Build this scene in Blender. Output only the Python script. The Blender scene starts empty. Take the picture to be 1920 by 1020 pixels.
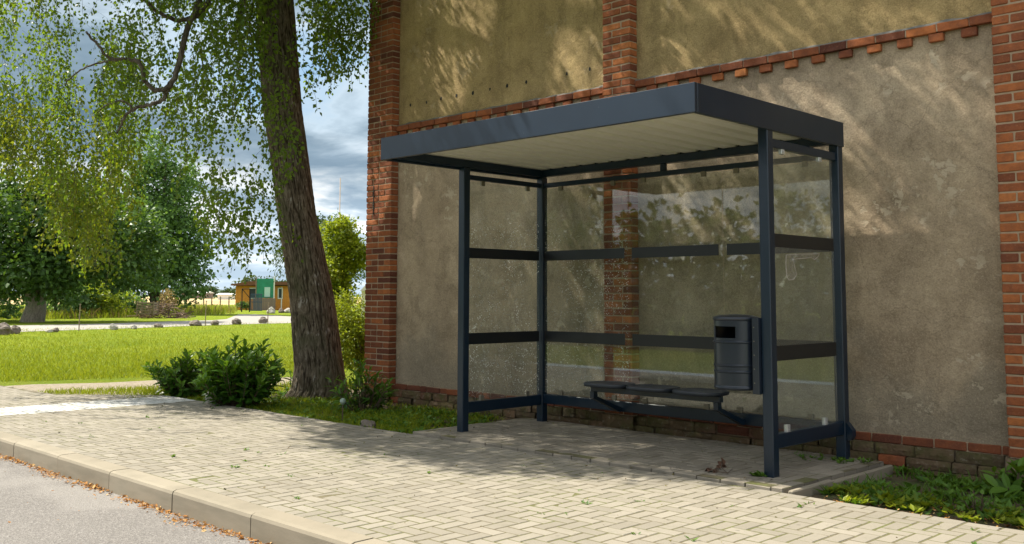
import bpy, math, random
import numpy as np
from mathutils import Vector, noise as mnoise
random.seed(11)
rng = np.random.default_rng(11)
sc = bpy.context.scene
COL = sc.collection
pi = math.pi

# ------------------------------------------------------------------ survey camera
H = 1.3
YAW, HOR, FOC, PPY, ROLL, PPX = .7805, 555.48, 1837.7, 396.2, .0031, 960.
PITCH = math.atan((HOR - PPY) / FOC)
Fv = np.array([-math.sin(YAW) * math.cos(PITCH), math.cos(YAW) * math.cos(PITCH), math.sin(PITCH)])
Rv = np.array([math.cos(YAW), math.sin(YAW), 0.])
Uv = np.cross(Rv, Fv)
Rv, Uv = Rv * math.cos(ROLL) + Uv * math.sin(ROLL), Uv * math.cos(ROLL) - Rv * math.sin(ROLL)
CAM = np.array([0, 0, H])
def ray(u, v): return Fv + Rv * (u - PPX) / FOC - Uv * (v - PPY) / FOC
def G(u, v, z=0., ax=2):
    d = ray(u, v); return CAM + d * ((z - CAM[ax]) / d[ax])
def PD(u, v, dep): return CAM + ray(u, v) * dep
def pix(P):
    q = np.asarray(P) - CAM; z = q @ Fv
    return PPX + FOC * (q @ Rv) / z, PPY - FOC * (q @ Uv) / z
def dist_pt(u, dist, z=0.):
    """ground point in bearing of column u at horizontal distance dist"""
    d = Fv + Rv * (u - PPX) / FOC; d = np.array([d[0], d[1], 0.]); d /= np.linalg.norm(d)
    return np.array([d[0] * dist, d[1] * dist, z])

# ------------------------------------------------------------------ mesh collecting
class MB:
    def __init__(s): s.v = []; s.f = []; s.m = []; s.t = []
    def add(s, vs, fs, mi=0, tint=None):
        n = len(s.v); s.v.extend([tuple(map(float, p)) for p in vs])
        if tint is None: tint = random.random()
        for f in fs:
            s.f.append(tuple(i + n for i in f)); s.m.append(mi); s.t.append(tint)
    def box(s, x0, x1, y0, y1, z0, z1, mi=0, tint=None):
        vs = [(x, y, z) for z in (z0, z1) for y in (y0, y1) for x in (x0, x1)]
        s.add(vs, [(0, 2, 3, 1), (4, 5, 7, 6), (0, 1, 5, 4), (2, 6, 7, 3), (0, 4, 6, 2), (1, 3, 7, 5)], mi, tint)
    def cbox(s, x0, x1, y0, y1, z0, z1, c=.004, mi=0, tint=None, jit=0., M=None, org=None):
        """chamfered box"""
        lo = (x0, y0, z0); hi = (x1, y1, z1); vs = []; idx = {}
        for sx in (0, 1):
            for sy in (0, 1):
                for sz in (0, 1):
                    S = (sx, sy, sz)
                    j = [random.uniform(-jit, jit) for _ in range(3)]
                    for ax in range(3):
                        p = [0, 0, 0]
                        for k in range(3):
                            base = hi[k] if S[k] else lo[k]
                            inn = base + (-c if S[k] else c)
                            p[k] = (base if k == ax else inn) + j[k]
                        idx[(S, ax)] = len(vs); vs.append(p)
        fs = []
        def V(S, a): return idx[(S, a)]
        for ax in range(3):
            o1, o2 = [k for k in range(3) if k != ax]
            for sg in (0, 1):
                q = []
                for a, b in ((0, 0), (1, 0), (1, 1), (0, 1)):
                    S = [0, 0, 0]; S[ax] = sg; S[o1] = a; S[o2] = b; q.append(V(tuple(S), ax))
                flip = (sg == 0) ^ (ax == 1)
                fs.append(tuple(q[::-1]) if flip else tuple(q))
        for ax in range(3):
            o1, o2 = [k for k in range(3) if k != ax]
            for a in (0, 1):
                for b in (0, 1):
                    S0 = [0, 0, 0]; S0[o1] = a; S0[o2] = b; S1 = list(S0); S1[ax] = 1
                    fs.append((V(tuple(S0), o1), V(tuple(S1), o1), V(tuple(S1), o2), V(tuple(S0), o2)))
        for S in [(x, y, z) for x in (0, 1) for y in (0, 1) for z in (0, 1)]:
            fs.append((V(S, 0), V(S, 1), V(S, 2)))
        if M is not None:
            vs = [tuple(np.asarray(M) @ np.asarray(p) + (np.asarray(org) if org is not None else 0)) for p in vs]
        s.add(vs, fs, mi, tint)
    def tube(s, pts, rad, n=8, mi=0, tint=None, cap=True):
        pts = [np.asarray(p, float) for p in pts]
        if not hasattr(rad, '__len__'): rad = [rad] * len(pts)
        vs = []; fs = []; prev = None
        for i, p in enumerate(pts):
            d = pts[min(i + 1, len(pts) - 1)] - pts[max(i - 1, 0)]
            d = d / (np.linalg.norm(d) + 1e-9)
            if prev is None:
                a = np.array([1., 0, 0]) if abs(d[0]) < .8 else np.array([0, 1., 0])
            else: a = prev
            x = a - d * (a @ d); x /= np.linalg.norm(x) + 1e-9; prev = x
            y = np.cross(d, x)
            for k in range(n):
                t = 2 * pi * k / n
                vs.append(p + rad[i] * (x * math.cos(t) + y * math.sin(t)))
        for i in range(len(pts) - 1):
            for k in range(n):
                k2 = (k + 1) % n
                fs.append((i * n + k, i * n + k2, (i + 1) * n + k2, (i + 1) * n + k))
        if cap:
            fs.append(tuple(range(n))[::-1]); fs.append(tuple((len(pts) - 1) * n + k for k in range(n)))
        s.add(vs, fs, mi, tint)
    def lathe(s, prof, cx, cy, n=32, mi=0, tint=None):
        vs = []; fs = []
        for a_, b_ in zip(prof[:-1], prof[1:]):
            for r, z in (a_, b_):
                for k in range(n):
                    t = 2 * pi * k / n; vs.append((cx + r * math.cos(t), cy + r * math.sin(t), z))
        for i in range(0, 2 * len(prof) - 2, 2):
            for k in range(n):
                k2 = (k + 1) % n; fs.append((i * n + k, i * n + k2, (i + 1) * n + k2, (i + 1) * n + k))
        s.add(vs, fs, mi, tint)
    def build(s, name, mats, parent=None, smooth=False, kind=None):
        return link_mesh(name, s.v, s.f, mats, parent, smooth, s.m, s.t, kind)

def link_mesh(name, v, f, mats, parent=None, smooth=False, mi=None, tint=None, kind=None):
    me = bpy.data.meshes.new(name)
    if parent is not None:
        off = np.array(parent['base']); v = (np.asarray(v, float) - off).tolist()
    me.from_pydata(v, [], f)
    if not isinstance(mats, (list, tuple)): mats = [mats]
    for m in mats: me.materials.append(m)
    if mi is not None and any(mi): me.polygons.foreach_set('material_index', mi)
    if tint is not None:
        a = me.attributes.new('tint', 'FLOAT', 'FACE'); a.data.foreach_set('value', np.asarray(tint, dtype=np.float32))
    if smooth: me.polygons.foreach_set('use_smooth', [True] * len(me.polygons))
    me.update()
    o = bpy.data.objects.new(name, me); COL.objects.link(o)
    if parent is not None: o.parent = parent
    if kind: o['kind'] = kind
    return o
def thing(name, label, cat, base, group=None):
    o = bpy.data.objects.new(name, None); COL.objects.link(o)
    o.location = tuple(float(c) for c in base); o['base'] = [float(c) for c in base]
    o.empty_display_size = .2
    tag(o, label, cat, group); return o
def tag(o, label, cat, group=None):
    o['label'] = label; o['category'] = cat
    if group: o['group'] = group
    return o
def origin_to(o, base):
    """shift a one-mesh thing so that its origin is at its base"""
    b = Vector([float(c) for c in base])
    for vv in o.data.vertices: vv.co -= b
    o.location = b; return o

# ------------------------------------------------------------------ material helpers
def new_mat(name):
    m = bpy.data.materials.new(name); m.use_nodes = True
    nt = m.node_tree; nt.nodes.clear(); return m, nt
class NT:
    def __init__(s, nt): s.nt = nt
    def n(s, typ, ins=None, **kw):
        nd = s.nt.nodes.new(typ)
        for k, v in kw.items(): setattr(nd, k, v)
        for k, v in (ins or {}).items(): s.set(nd, k, v)
        return nd
    def set(s, nd, k, v):
        sock = nd.inputs[k]
        if hasattr(v, 'bl_rna') and v.bl_rna.identifier.startswith('NodeSocket') or isinstance(v, bpy.types.NodeSocket): s.nt.links.new(v, sock)
        elif isinstance(v, bpy.types.Node): s.nt.links.new(v.outputs[0], sock)
        else:
            if isinstance(v, tuple) and len(v) == 3 and sock.type == 'RGBA': v = v + (1,)
            sock.default_value = v
    def pos(s): return s.n('ShaderNodeNewGeometry').outputs['Position']
    def obj(s): return s.n('ShaderNodeTexCoord').outputs['Object']
    def noise(s, vec, scale, detail=4, rough=.55, dist=0.):
        return s.n('ShaderNodeTexNoise', {'Vector': vec, 'Scale': scale, 'Detail': detail, 'Roughness': rough, 'Distortion': dist}).outputs['Fac']
    def voro(s, vec, scale, feature='F1', out='Distance', rnd=1.):
        return s.n('ShaderNodeTexVoronoi', {'Vector': vec, 'Scale': scale, 'Randomness': rnd}, feature=feature).outputs[out]
    def ramp(s, fac, stops, interp='LINEAR'):
        r = s.n('ShaderNodeValToRGB', {'Fac': fac}); cr = r.color_ramp; cr.interpolation = interp
        while len(cr.elements) < len(stops): cr.elements.new(.5)
        for e, (p, c) in zip(cr.elements, stops):
            e.position = p; e.color = (c, c, c, 1) if not hasattr(c, '__len__') else tuple(c) + (1,) * (4 - len(c))
        return r.outputs['Color']
    def mix(s, fac, a, b, mode='MIX'):
        m = s.n('ShaderNodeMix', data_type='RGBA', blend_type=mode)
        s.set(m, 0, fac); s.set(m, 6, a); s.set(m, 7, b); return m.outputs[2]
    def math(s, op, a, b=0., clamp=False):
        m = s.n('ShaderNodeMath', {0: a, 1: b}, operation=op, use_clamp=clamp); return m.outputs[0]
    def mapv(s, vec, sc_=(1, 1, 1), loc=(0, 0, 0), rot=(0, 0, 0)):
        return s.n('ShaderNodeMapping', {'Vector': vec, 'Scale': sc_, 'Location': loc, 'Rotation': rot}).outputs[0]
    def attr(s, name='tint'): return s.n('ShaderNodeAttribute', attribute_name=name).outputs['Fac']
    def bump(s, h, strength=.5, dist=.01, nrm=None):
        b = s.n('ShaderNodeBump', {'Height': h, 'Strength': strength, 'Distance': dist})
        if nrm is not None: s.set(b, 'Normal', nrm)
        return b.outputs[0]
    def bsdf(s, col, rough=.8, nrm=None, metal=0., spec=.5, **kw):
        b = s.n('ShaderNodeBsdfPrincipled', {'Base Color': col, 'Roughness': rough, 'Metallic': metal, 'Specular IOR Level': spec})
        for k, v in kw.items(): s.set(b, k, v)
        if nrm is not None: s.set(b, 'Normal', nrm)
        return b.outputs[0]
    def out(s, sh, disp=None): s.n('ShaderNodeOutputMaterial', {'Surface': sh})

def simple(name, col, rough=.6, metal=0., spec=.5, nscale=20, namp=.12, bump=0.):
    m, nt = new_mat(name); k = NT(nt); p = k.obj()
    nz = k.noise(p, nscale, 5)
    c = k.mix(nz, tuple(max(0, x * (1 - namp * 2)) for x in col), tuple(min(1, x * (1 + namp * 2)) for x in col))
    nr = k.bump(k.noise(p, nscale * 6, 3), bump, .005) if bump else None
    k.out(k.bsdf(c, rough, nr, metal, spec)); return m

def leaf_mat(name, cols, trans=.4, rough=.5, spec=.35, tcol=None):
    m, nt = new_mat(name); k = NT(nt)
    t = k.attr(); n = len(cols)
    c = k.ramp(t, [(i / (n - 1), cc) for i, cc in enumerate(cols)])
    b = k.bsdf(c, rough, spec=spec)
    tc = k.mix(.6, c, tcol if tcol else (.25, .30, .02))
    tr = k.n('ShaderNodeBsdfTranslucent', {'Color': tc}).outputs[0]
    mx = k.n('ShaderNodeMixShader', {0: trans, 1: b, 2: tr}).outputs[0]
    k.out(mx); return m

M = {}
# pavers
def mk_paver(name, c1, c2, c3):
    m, nt = new_mat(name); k = NT(nt); p = k.pos(); t = k.attr()
    c = k.ramp(t, [(0, c1), (.5, c2), (1, c3)])
    sp = k.noise(p, 260, 3, .7)
    c = k.mix(k.ramp(sp, [(.35, 0.), (.75, .45)]), c, tuple(x * .55 for x in c2))
    st = k.noise(p, 1.1, 5, .6)
    c = k.mix(k.ramp(st, [(.42, 0.), (.75, .26)]), c, tuple(x * .6 for x in c1))
    st2 = k.noise(p, 7, 4, .7)
    c = k.mix(k.ramp(st2, [(.56, 0.), (.76, .5)]), c, (.16, .145, .10))
    sp2 = k.math('MULTIPLY', k.ramp(k.voro(p, 5.5), [(.05, 1.), (.09, 0.)]), k.ramp(k.noise(p, 1.9, 2), [(.5, 0.), (.6, .55)]))
    c = k.mix(sp2, c, (.10, .092, .075))
    h = k.math('ADD', k.math('MULTIPLY', sp, .6), k.noise(p, 60, 3))
    k.out(k.bsdf(c, .88, k.bump(h, .35, .004), spec=.25)); return m
M['paver'] = mk_paver('concrete_paver', (.235, .213, .172), (.268, .243, .197), (.305, .277, .228))
M['paver_old'] = mk_paver('weathered_paver', (.21, .186, .148), (.25, .222, .178), (.29, .258, .208))
M['paver_white'] = mk_paver('white_paver', (.50, .495, .475), (.56, .555, .53), (.62, .612, .585))
m, nt = new_mat('joint_sand'); k = NT(nt); p = k.pos()
c = k.mix(k.ramp(k.noise(p, 1.3, 4, .6), [(.40, 0.), (.62, 1.)]), (.135, .115, .070), (.105, .115, .028))
c = k.mix(k.ramp(k.noise(p, 30, 3), [(.45, 0.), (.6, .7)]), c, (.09, .07, .04))
k.out(k.bsdf(c, .95, k.bump(k.noise(p, 90, 3), .6, .01))); M['joint'] = m
# asphalt
m, nt = new_mat('asphalt'); k = NT(nt); p = k.pos()
c = k.mix(k.noise(p, 1.6, 5, .6), (.135, .125, .118), (.18, .168, .158))
vo = k.voro(p, 95, out='Color'); vg = k.n('ShaderNodeSeparateColor', {0: vo}).outputs[0]
c = k.mix(k.ramp(vg, [(.55, 0.), (.95, .55)]), c, (.27, .255, .24))
c = k.mix(k.ramp(vg, [(.0, .65), (.3, 0.)]), c, (.10, .095, .09))
pt = k.ramp(k.noise(k.mapv(p, (1, 1, 1), (3.1, 0, 0)), .55, 3), [(.56, 0.), (.6, .45)])
c = k.mix(pt, c, (.25, .235, .22))
h = k.math('ADD', k.voro(p, 95), k.noise(p, 30, 4))
k.out(k.bsdf(c, .9, k.bump(h, .7, .006), spec=.3)); M['asphalt'] = m
# kerb concrete
m, nt = new_mat('kerb_concrete'); k = NT(nt); p = k.pos(); t = k.attr()
c = k.ramp(t, [(0, (.25, .218, .166)), (1, (.285, .252, .196))])
c = k.mix(k.ramp(k.noise(p, 200, 3, .7), [(.4, 0.), (.75, .5)]), c, (.24, .215, .17))
c = k.mix(k.ramp(k.noise(k.mapv(p, (1.2, 1, 6)), 2, 5, .6), [(.42, 0.), (.70, .75)]), c, (.185, .165, .125))
k.out(k.bsdf(c, .9, k.bump(k.noise(p, 150, 4), .3, .004), spec=.25)); M['kerb'] = m
# plaster
def mk_plaster(name, a, b, d, wash):
    m, nt = new_mat(name); k = NT(nt); p = k.pos()
    c = k.mix(k.ramp(k.noise(p, .9, 6, .6, .4), [(.3, 0.), (.7, 1.)]), a, b)
    vs = k.noise(k.mapv(p, (3.2, 3.2, .7)), 1., 5, .65)
    c = k.mix(k.ramp(vs, [(.45, 0.), (.72, .65)]), c, d)
    bl = k.noise(k.mapv(p, (1, 1, 1), (2.2, 0, 7.7)), 3.4, 6, .68, .5)
    c = k.mix(k.ramp(bl, [(.36, .55), (.50, 0.)]), c, tuple(x * .62 for x in a))
    c = k.mix(k.ramp(bl, [(.54, 0.), (.72, .5)]), c, tuple(min(1, x * 1.22) for x in b))
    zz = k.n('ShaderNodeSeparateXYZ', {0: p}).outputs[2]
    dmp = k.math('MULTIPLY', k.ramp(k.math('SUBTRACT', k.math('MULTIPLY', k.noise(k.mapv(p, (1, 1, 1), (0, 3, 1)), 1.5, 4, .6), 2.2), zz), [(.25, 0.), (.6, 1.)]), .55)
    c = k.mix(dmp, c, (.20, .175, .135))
    sp = k.noise(p, 85, 4, .75)
    c = k.mix(k.ramp(sp, [(.32, .55), (.52, 0.)]), c, tuple(x * .45 for x in a))
    c = k.mix(k.ramp(sp, [(.55, 0.), (.78, .5)]), c, tuple(min(1, x * 1.5) for x in b))
    # flaked pale patches
    fl = k.math('MULTIPLY', k.ramp(k.noise(p, 2.1, 2), [(.55, 0.), (.62, 1.)]), k.ramp(k.noise(p, 9, 5, .65), [(.56, 0.), (.58, 1.)]))
    c = k.mix(k.math('MULTIPLY', fl, wash), c, (.50, .42, .31))
    pin = k.ramp(k.voro(p, 9.), [(.035, 1.), (.05, 0.)])
    c = k.mix(k.math('MULTIPLY', pin, k.ramp(k.noise(p, 1.7, 2), [(.5, 0.), (.6, .8)])), c, (.035, .028, .02))
    # hairline cracks
    cr = k.ramp(k.voro(k.n('ShaderNodeVectorMath', {0: p, 1: k.n('ShaderNodeVectorMath', {0: k.n('ShaderNodeTexNoise', {'Vector': p, 'Scale': 3., 'Detail': 4.}).outputs['Color'], 'Scale': .35}, operation='SCALE').outputs[0]}, operation='ADD').outputs[0], .8, 'DISTANCE_TO_EDGE'), [(.0, .38), (.004, 0.)])
    c = k.mix(cr, c, tuple(x * .35 for x in a))
    h = k.math('ADD', k.math('MULTIPLY', sp, 1.), k.math('MULTIPLY', k.noise(p, 12, 4), 1.4))
    h = k.math('SUBTRACT', h, k.math('MULTIPLY', fl, .6))
    nb = k.bump(h, .8, .008)
    nb = k.bump(k.noise(p, 3.2, 3), .55, .05, nb)
    k.out(k.bsdf(c, .93, nb, spec=.2)); return m
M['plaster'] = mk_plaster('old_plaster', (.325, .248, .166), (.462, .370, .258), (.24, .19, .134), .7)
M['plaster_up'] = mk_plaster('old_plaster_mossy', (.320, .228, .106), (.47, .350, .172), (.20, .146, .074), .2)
# bricks
m, nt = new_mat('red_brick'); k = NT(nt); p = k.pos(); t = k.attr()
c = k.ramp(t, [(0, (0.100, 0.033, 0.021)), (.25, (0.189, 0.059, 0.027)), (.55, (0.289, 0.090, 0.033)), (.8, (0.413, 0.136, 0.042)), (1, (0.531, 0.201, 0.065))])
c = k.mix(k.ramp(k.noise(p, 14, 5, .65), [(.4, 0.), (.75, .6)]), c, (.085, .035, .026))
c = k.mix(k.ramp(k.noise(p, 70, 3, .7), [(.55, 0.), (.8, .4)]), c, (.45, .22, .12))
k.out(k.bsdf(c, .85, k.bump(k.noise(p, 55, 5, .7), .6, .006), spec=.25)); M['brick'] = m
m, nt = new_mat('lime_mortar'); k = NT(nt); p = k.pos()
c = k.mix(k.noise(p, 25, 5, .7), (.28, .20, .13), (.43, .33, .23))
k.out(k.bsdf(c, .95, k.bump(k.noise(p, 120, 4), .5, .004))); M['mortar'] = m
m, nt = new_mat('plinth_stone'); k = NT(nt); p = k.pos(); t = k.attr()
c = k.ramp(t, [(0, (.10, .072, .045)), (.4, (.16, .105, .062)), (.7, (.15, .075, .05)), (1, (.22, .17, .115))])
c = k.mix(k.ramp(k.noise(p, 5, 5, .65), [(.42, 0.), (.62, .75)]), c, (.085, .088, .03))
c = k.mix(k.ramp(k.noise(p, 22, 5, .7), [(.56, 0.), (.7, .6)]), c, (.31, .28, .22))
k.out(k.bsdf(c, .95, k.bump(k.noise(p, 28, 6, .7), .9, .02), spec=.15)); M['stone'] = m
# shelter paints
def mk_paint(name, col, rough, dirt=.35):
    m, nt = new_mat(name); k = NT(nt); p = k.pos()
    nz = k.noise(p, 2.2, 6, .65)
    c = k.mix(k.ramp(nz, [(.4, 0.), (.75, dirt)]), col, tuple(x * 2.2 + .01 for x in col))
    sp = k.ramp(k.voro(p, 22.), [(.03, .6), (.045, 0.)])
    c = k.mix(k.math('MULTIPLY', sp, k.ramp(k.noise(p, 4., 2), [(.55, 0.), (.62, 1.)])), c, (.3, .3, .27))
    r = k.math('ADD', rough, k.math('MULTIPLY', k.noise(p, 6, 4), .12))
    k.out(k.bsdf(c, r, k.bump(k.noise(p, 120, 2), .03, .002), spec=.5)); return m
M['paint'] = mk_paint('anthracite_paint', (.0038, .0140, .0295), .27, .15)
M['paint_bin'] = mk_paint('bin_paint', (.012, .018, .030), .24, .12)
M['stripe'] = mk_paint('dark_stripe_film', (.006, .008, .011), .3, .1)
M['seat'] = mk_paint('seat_plastic', (.012, .017, .026), .38, .2)
M['sheet'] = simple('cream_roof_sheet', (.62, .605, .53), .5, nscale=3, namp=.06)
M['steel'] = simple('brushed_steel', (.55, .56, .56), .38, .6, nscale=60, namp=.1)
M['black'] = simple('flat_black', (.01, .01, .01), .8)
# glass
def mk_glass(name, speck):
    m, nt = new_mat(name); k = NT(nt); p = k.pos()
    tr = k.n('ShaderNodeBsdfTransparent', {'Color': (.925, .955, .94, 1)}).outputs[0]
    gl = k.n('ShaderNodeBsdfGlossy', {'Color': (1, 1, 1, 1), 'Roughness': .012}).outputs[0]
    fc = k.n('ShaderNodeLayerWeight', {'Blend': .5}).outputs['Facing']
    fr = k.math('ADD', .04, k.math('MULTIPLY', k.math('POWER', fc, 4.6), .96), True)
    g = k.n('ShaderNodeMixShader', {0: fr, 1: tr, 2: gl}).outputs[0]
    # dust film and dried spatter on the pane
    zz = k.n('ShaderNodeSeparateXYZ', {0: p}).outputs[2]
    film = k.math('MULTIPLY', k.ramp(k.noise(k.mapv(p, (2, 2, 1.2)), 2.5, 6, .7), [(.3, .0), (.8, .06)]), 1.)
    d1 = k.ramp(k.voro(p, 52.), [(.20, 1.), (.30, 0.)])
    keep = k.ramp(k.noise(p, 26., 3, .6), [(.49, 0.), (.53, 1.)])
    dens = k.ramp(k.noise(p, 2.6, 4, .65), [(.36, 0.), (.58, 1.)])
    hz = k.n('ShaderNodeMapRange', {0: zz, 1: 2.15, 2: 1.95, 3: 0., 4: 1.}).outputs[0]
    d1 = k.math('MULTIPLY', k.math('MULTIPLY', d1, keep), k.math('MULTIPLY', dens, hz))
    d2 = k.ramp(k.noise(p, 38, 4, .75), [(.62, 0.), (.70, .45)])
    d2 = k.math('MULTIPLY', d2, k.math('MULTIPLY', k.ramp(k.noise(p, 1.7, 4, .6), [(.45, 0.), (.62, 1.)]), hz))
    dirt = k.math('ADD', film, k.math('MULTIPLY', k.math('ADD', d1, d2), speck), True)
    df = k.n('ShaderNodeBsdfDiffuse', {'Color': (.80, .80, .76, 1)}).outputs[0]
    tl = k.n('ShaderNodeBsdfTranslucent', {'Color': (.80, .80, .76, 1)}).outputs[0]
    dd = k.n('ShaderNodeMixShader', {0: .5, 1: df, 2: tl}).outputs[0]
    k.out(k.n('ShaderNodeMixShader', {0: dirt, 1: g, 2: dd}).outputs[0]); return m
M['glass_spat'] = mk_glass('spattered_glass', 1.)
M['glass'] = mk_glass('shelter_glass', .02)
# bark
def mk_bark(name, a, b, d):
    m, nt = new_mat(name); k = NT(nt); p = k.pos()
    v = k.mapv(p, (1, 1, .28))
    n1 = k.noise(v, 13, 6, .75, .8)
    c = k.ramp(n1, [(.40, a), (.50, b), (.64, d)])
    c = k.mix(k.ramp(k.noise(p, 3, 4), [(.5, 0.), (.7, .6)]), c, tuple(x * 1.1 for x in (b[0] * .8, b[1] * 1.0, b[2] * .8)))
    c = k.mix(k.ramp(k.noise(k.mapv(p, (1, 1, .5), (5, 5, 5)), 11, 4, .7), [(.62, 0.), (.72, .55)]), c, (.36, .33, .29))
    k.out(k.bsdf(c, .95, k.bump(n1, 1., .035), spec=.1)); return m
M['bark'] = mk_bark('birch_bark', (.035, .025, .017), (.17, .132, .092), (.33, .275, .205))
M['bark2'] = mk_bark('grey_bark', (.05, .04, .03), (.12, .10, .08), (.18, .16, .13))
m, nt = new_mat('furrowed_birch_bark'); k = NT(nt); p = k.pos(); fu = k.attr('furrow')
n1 = k.noise(k.mapv(p, (1, 1, .35)), 22, 6, .75, .6)
c = k.ramp(n1, [(.36, (.070, .056, .040)), (.52, (.145, .118, .086)), (.70, (.25, .215, .168))])
c = k.mix(k.ramp(fu, [(.12, .9), (.55, 0.)]), c, (.026, .019, .013))
c = k.mix(k.ramp(k.noise(p, 2.2, 4), [(.5, 0.), (.68, .55)]), c, (.075, .082, .040))
c = k.mix(k.math('MULTIPLY', k.ramp(fu, [(.6, 0.), (.8, 1.)]), k.ramp(k.noise(k.mapv(p, (1, 1, .6), (5, 5, 5)), 9, 5, .7), [(.58, 0.), (.66, .75)])), c, (.36, .34, .31))
k.out(k.bsdf(c, .95, k.bump(n1, .9, .02), spec=.1)); M['bark_furrow'] = m
M['bark_pale'] = mk_bark('pale_bark', (.16, .14, .11), (.27, .24, .20), (.36, .33, .28))
M['twig'] = simple('brown_twig', (.085, .058, .038), .9)
# leaves
M['birch_leaf'] = leaf_mat('birch_leaf', [(.032, .070, .009), (.062, .118, .011), (.098, .165, .014), (.165, .220, .018)], .48, .42, .4, (.30, .44, .014))
M['birch_yellow'] = leaf_mat('birch_leaf_backlit', [(.06, .11, .010), (.10, .165, .012), (.15, .21, .014), (.22, .24, .016)], .45, .45, .35, (.36, .38, .012))  # yellow of the backlit hanging ends is put into this leaf colour
M['dark_leaf'] = leaf_mat('maple_leaf', [(0.030, 0.071, 0.018), (0.049, 0.112, 0.020), (0.076, 0.148, 0.024)], .32, .45, .4, (.16, .26, .012))
M['mid_leaf'] = leaf_mat('poplar_leaf', [(0.069, 0.144, 0.046), (0.110, 0.214, 0.060), (0.168, 0.290, 0.075)], .35, .5, .4, (.18, .28, .03))
M['bright_leaf'] = leaf_mat('bright_leaf', [(0.090, 0.144, 0.012), (0.138, 0.198, 0.014), (0.204, 0.258, 0.017), (0.288, 0.312, 0.024)], .45, .5, .3, (.36, .42, .015))
M['laurel'] = leaf_mat('laurel_leaf', [(.022, .068, .010), (.045, .125, .015), (.095, .20, .020), (.17, .29, .028)], .30, .40, .25, (.24, .42, .012))
M['far_leaf'] = leaf_mat('far_foliage', [(.030, .055, .022), (.050, .080, .030), (.075, .105, .036)], .25, .7, .1, (.15, .22, .04))
M['grass'] = leaf_mat('grass_blade', [(.11, .17, .010), (.16, .225, .013), (.22, .275, .016), (.29, .30, .03)], .35, .55, .2, (.40, .44, .015))
M['weed'] = leaf_mat('weed_leaf', [(0.045, 0.112, 0.015), (0.083, 0.173, 0.021), (0.128, 0.232, 0.027)], .35, .5, .3, (.20, .33, .012))
M['dry'] = leaf_mat('dry_leaf', [(.20, .085, .03), (.34, .15, .045), (.46, .24, .075), (.55, .38, .18)], .15, .8, .1, (.4, .18, .04))
M['drygrass'] = leaf_mat('dry_grass', [(.20, .15, .06), (.30, .22, .09), (.38, .28, .12)], .2, .8, .1, (.4, .3, .1))
# ground covers
m, nt = new_mat('lawn'); k = NT(nt); p = k.pos()
c = k.mix(k.ramp(k.noise(p, .35, 5, .6), [(.35, 0.), (.65, 1.)]), (.14, .205, .012), (.215, .265, .016))
c = k.mix(k.ramp(k.noise(p, 2.2, 5, .7), [(.5, 0.), (.72, .7)]), c, (.28, .27, .03))
c = k.mix(k.ramp(k.noise(p, 14, 4, .7), [(.5, 0.), (.7, .6)]), c, (.08, .14, .010))
k.out(k.bsdf(c, .95, k.bump(k.noise(p, 18, 5, .8), 1., .08), spec=.1)); M['lawn'] = m
m, nt = new_mat('gravel'); k = NT(nt); p = k.pos()
c = k.mix(k.noise(p, 3, 5, .6), (.20, .165, .115), (.28, .235, .17))
g = k.n('ShaderNodeSeparateColor', {0: k.voro(p, 40, out='Color')}).outputs[0]
c = k.mix(k.ramp(g, [(.4, 0.), (1., .6)]), c, (.34, .30, .24))
c = k.mix(k.ramp(k.noise(p, 6, 3), [(.55, 0.), (.7, .5)]), c, (.16, .12, .08))
k.out(k.bsdf(c, .95, k.bump(k.voro(p, 40), .8, .02))); M['gravel'] = m
m, nt = new_mat('lane_surface'); k = NT(nt); p = k.pos()
c = k.mix(k.noise(p, .6, 5, .6), (.24, .225, .20), (.31, .29, .26))
k.out(k.bsdf(c, .95, k.bump(k.noise(p, 30, 3), .4, .01))); M['lane'] = m
m, nt = new_mat('soil'); k = NT(nt); p = k.pos()
c = k.mix(k.noise(p, 9, 5, .7), (.055, .038, .022), (.13, .092, .05))
c = k.mix(k.ramp(k.noise(p, 3.5, 4), [(.48, 0.), (.6, .8)]), c, (.06, .085, .015))
c = k.mix(k.ramp(k.noise(p, 45, 3), [(.58, 0.), (.7, .6)]), c, (.25, .17, .09))
k.out(k.bsdf(c, .95, k.bump(k.noise(p, 40, 5, .7), .9, .03))); M['soil'] = m
m, nt = new_mat('ripe_field'); k = NT(nt); p = k.pos()
c = k.mix(k.noise(p, .15, 5, .6), (.40, .28, .12), (.50, .37, .18))
k.out(k.bsdf(c, .95)); M['field'] = m
m, nt = new_mat('rock'); k = NT(nt); p = k.pos()
c = k.mix(k.noise(p, 6, 6, .7), (.085, .068, .055), (.20, .165, .135))
k.out(k.bsdf(c, .9, k.bump(k.noise(p, 9, 5), .8, .06))); M['rock'] = m
M['rock_pale'] = simple('pale_rock', (.34, .32, .29), .9, nscale=6, namp=.2, bump=.5)
M['orange_wood'] = simple('orange_timber', (.58, .24, .035), .7, nscale=8, namp=.15)
M['white'] = simple('white_paint', (.72, .72, .70), .6)
M['grey_wall'] = simple('grey_boards', (.20, .15, .13), .8)
M['roof_dark'] = simple('dark_roof', (.09, .075, .065), .8)
M['window_glass'] = simple('window_glass', (.05, .06, .07), .12)
M['wood_grey'] = simple('weathered_wood', (.20, .155, .11), .9)
M['blue_metal'] = simple('blue_metal', (.03, .065, .13), .5)

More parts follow.
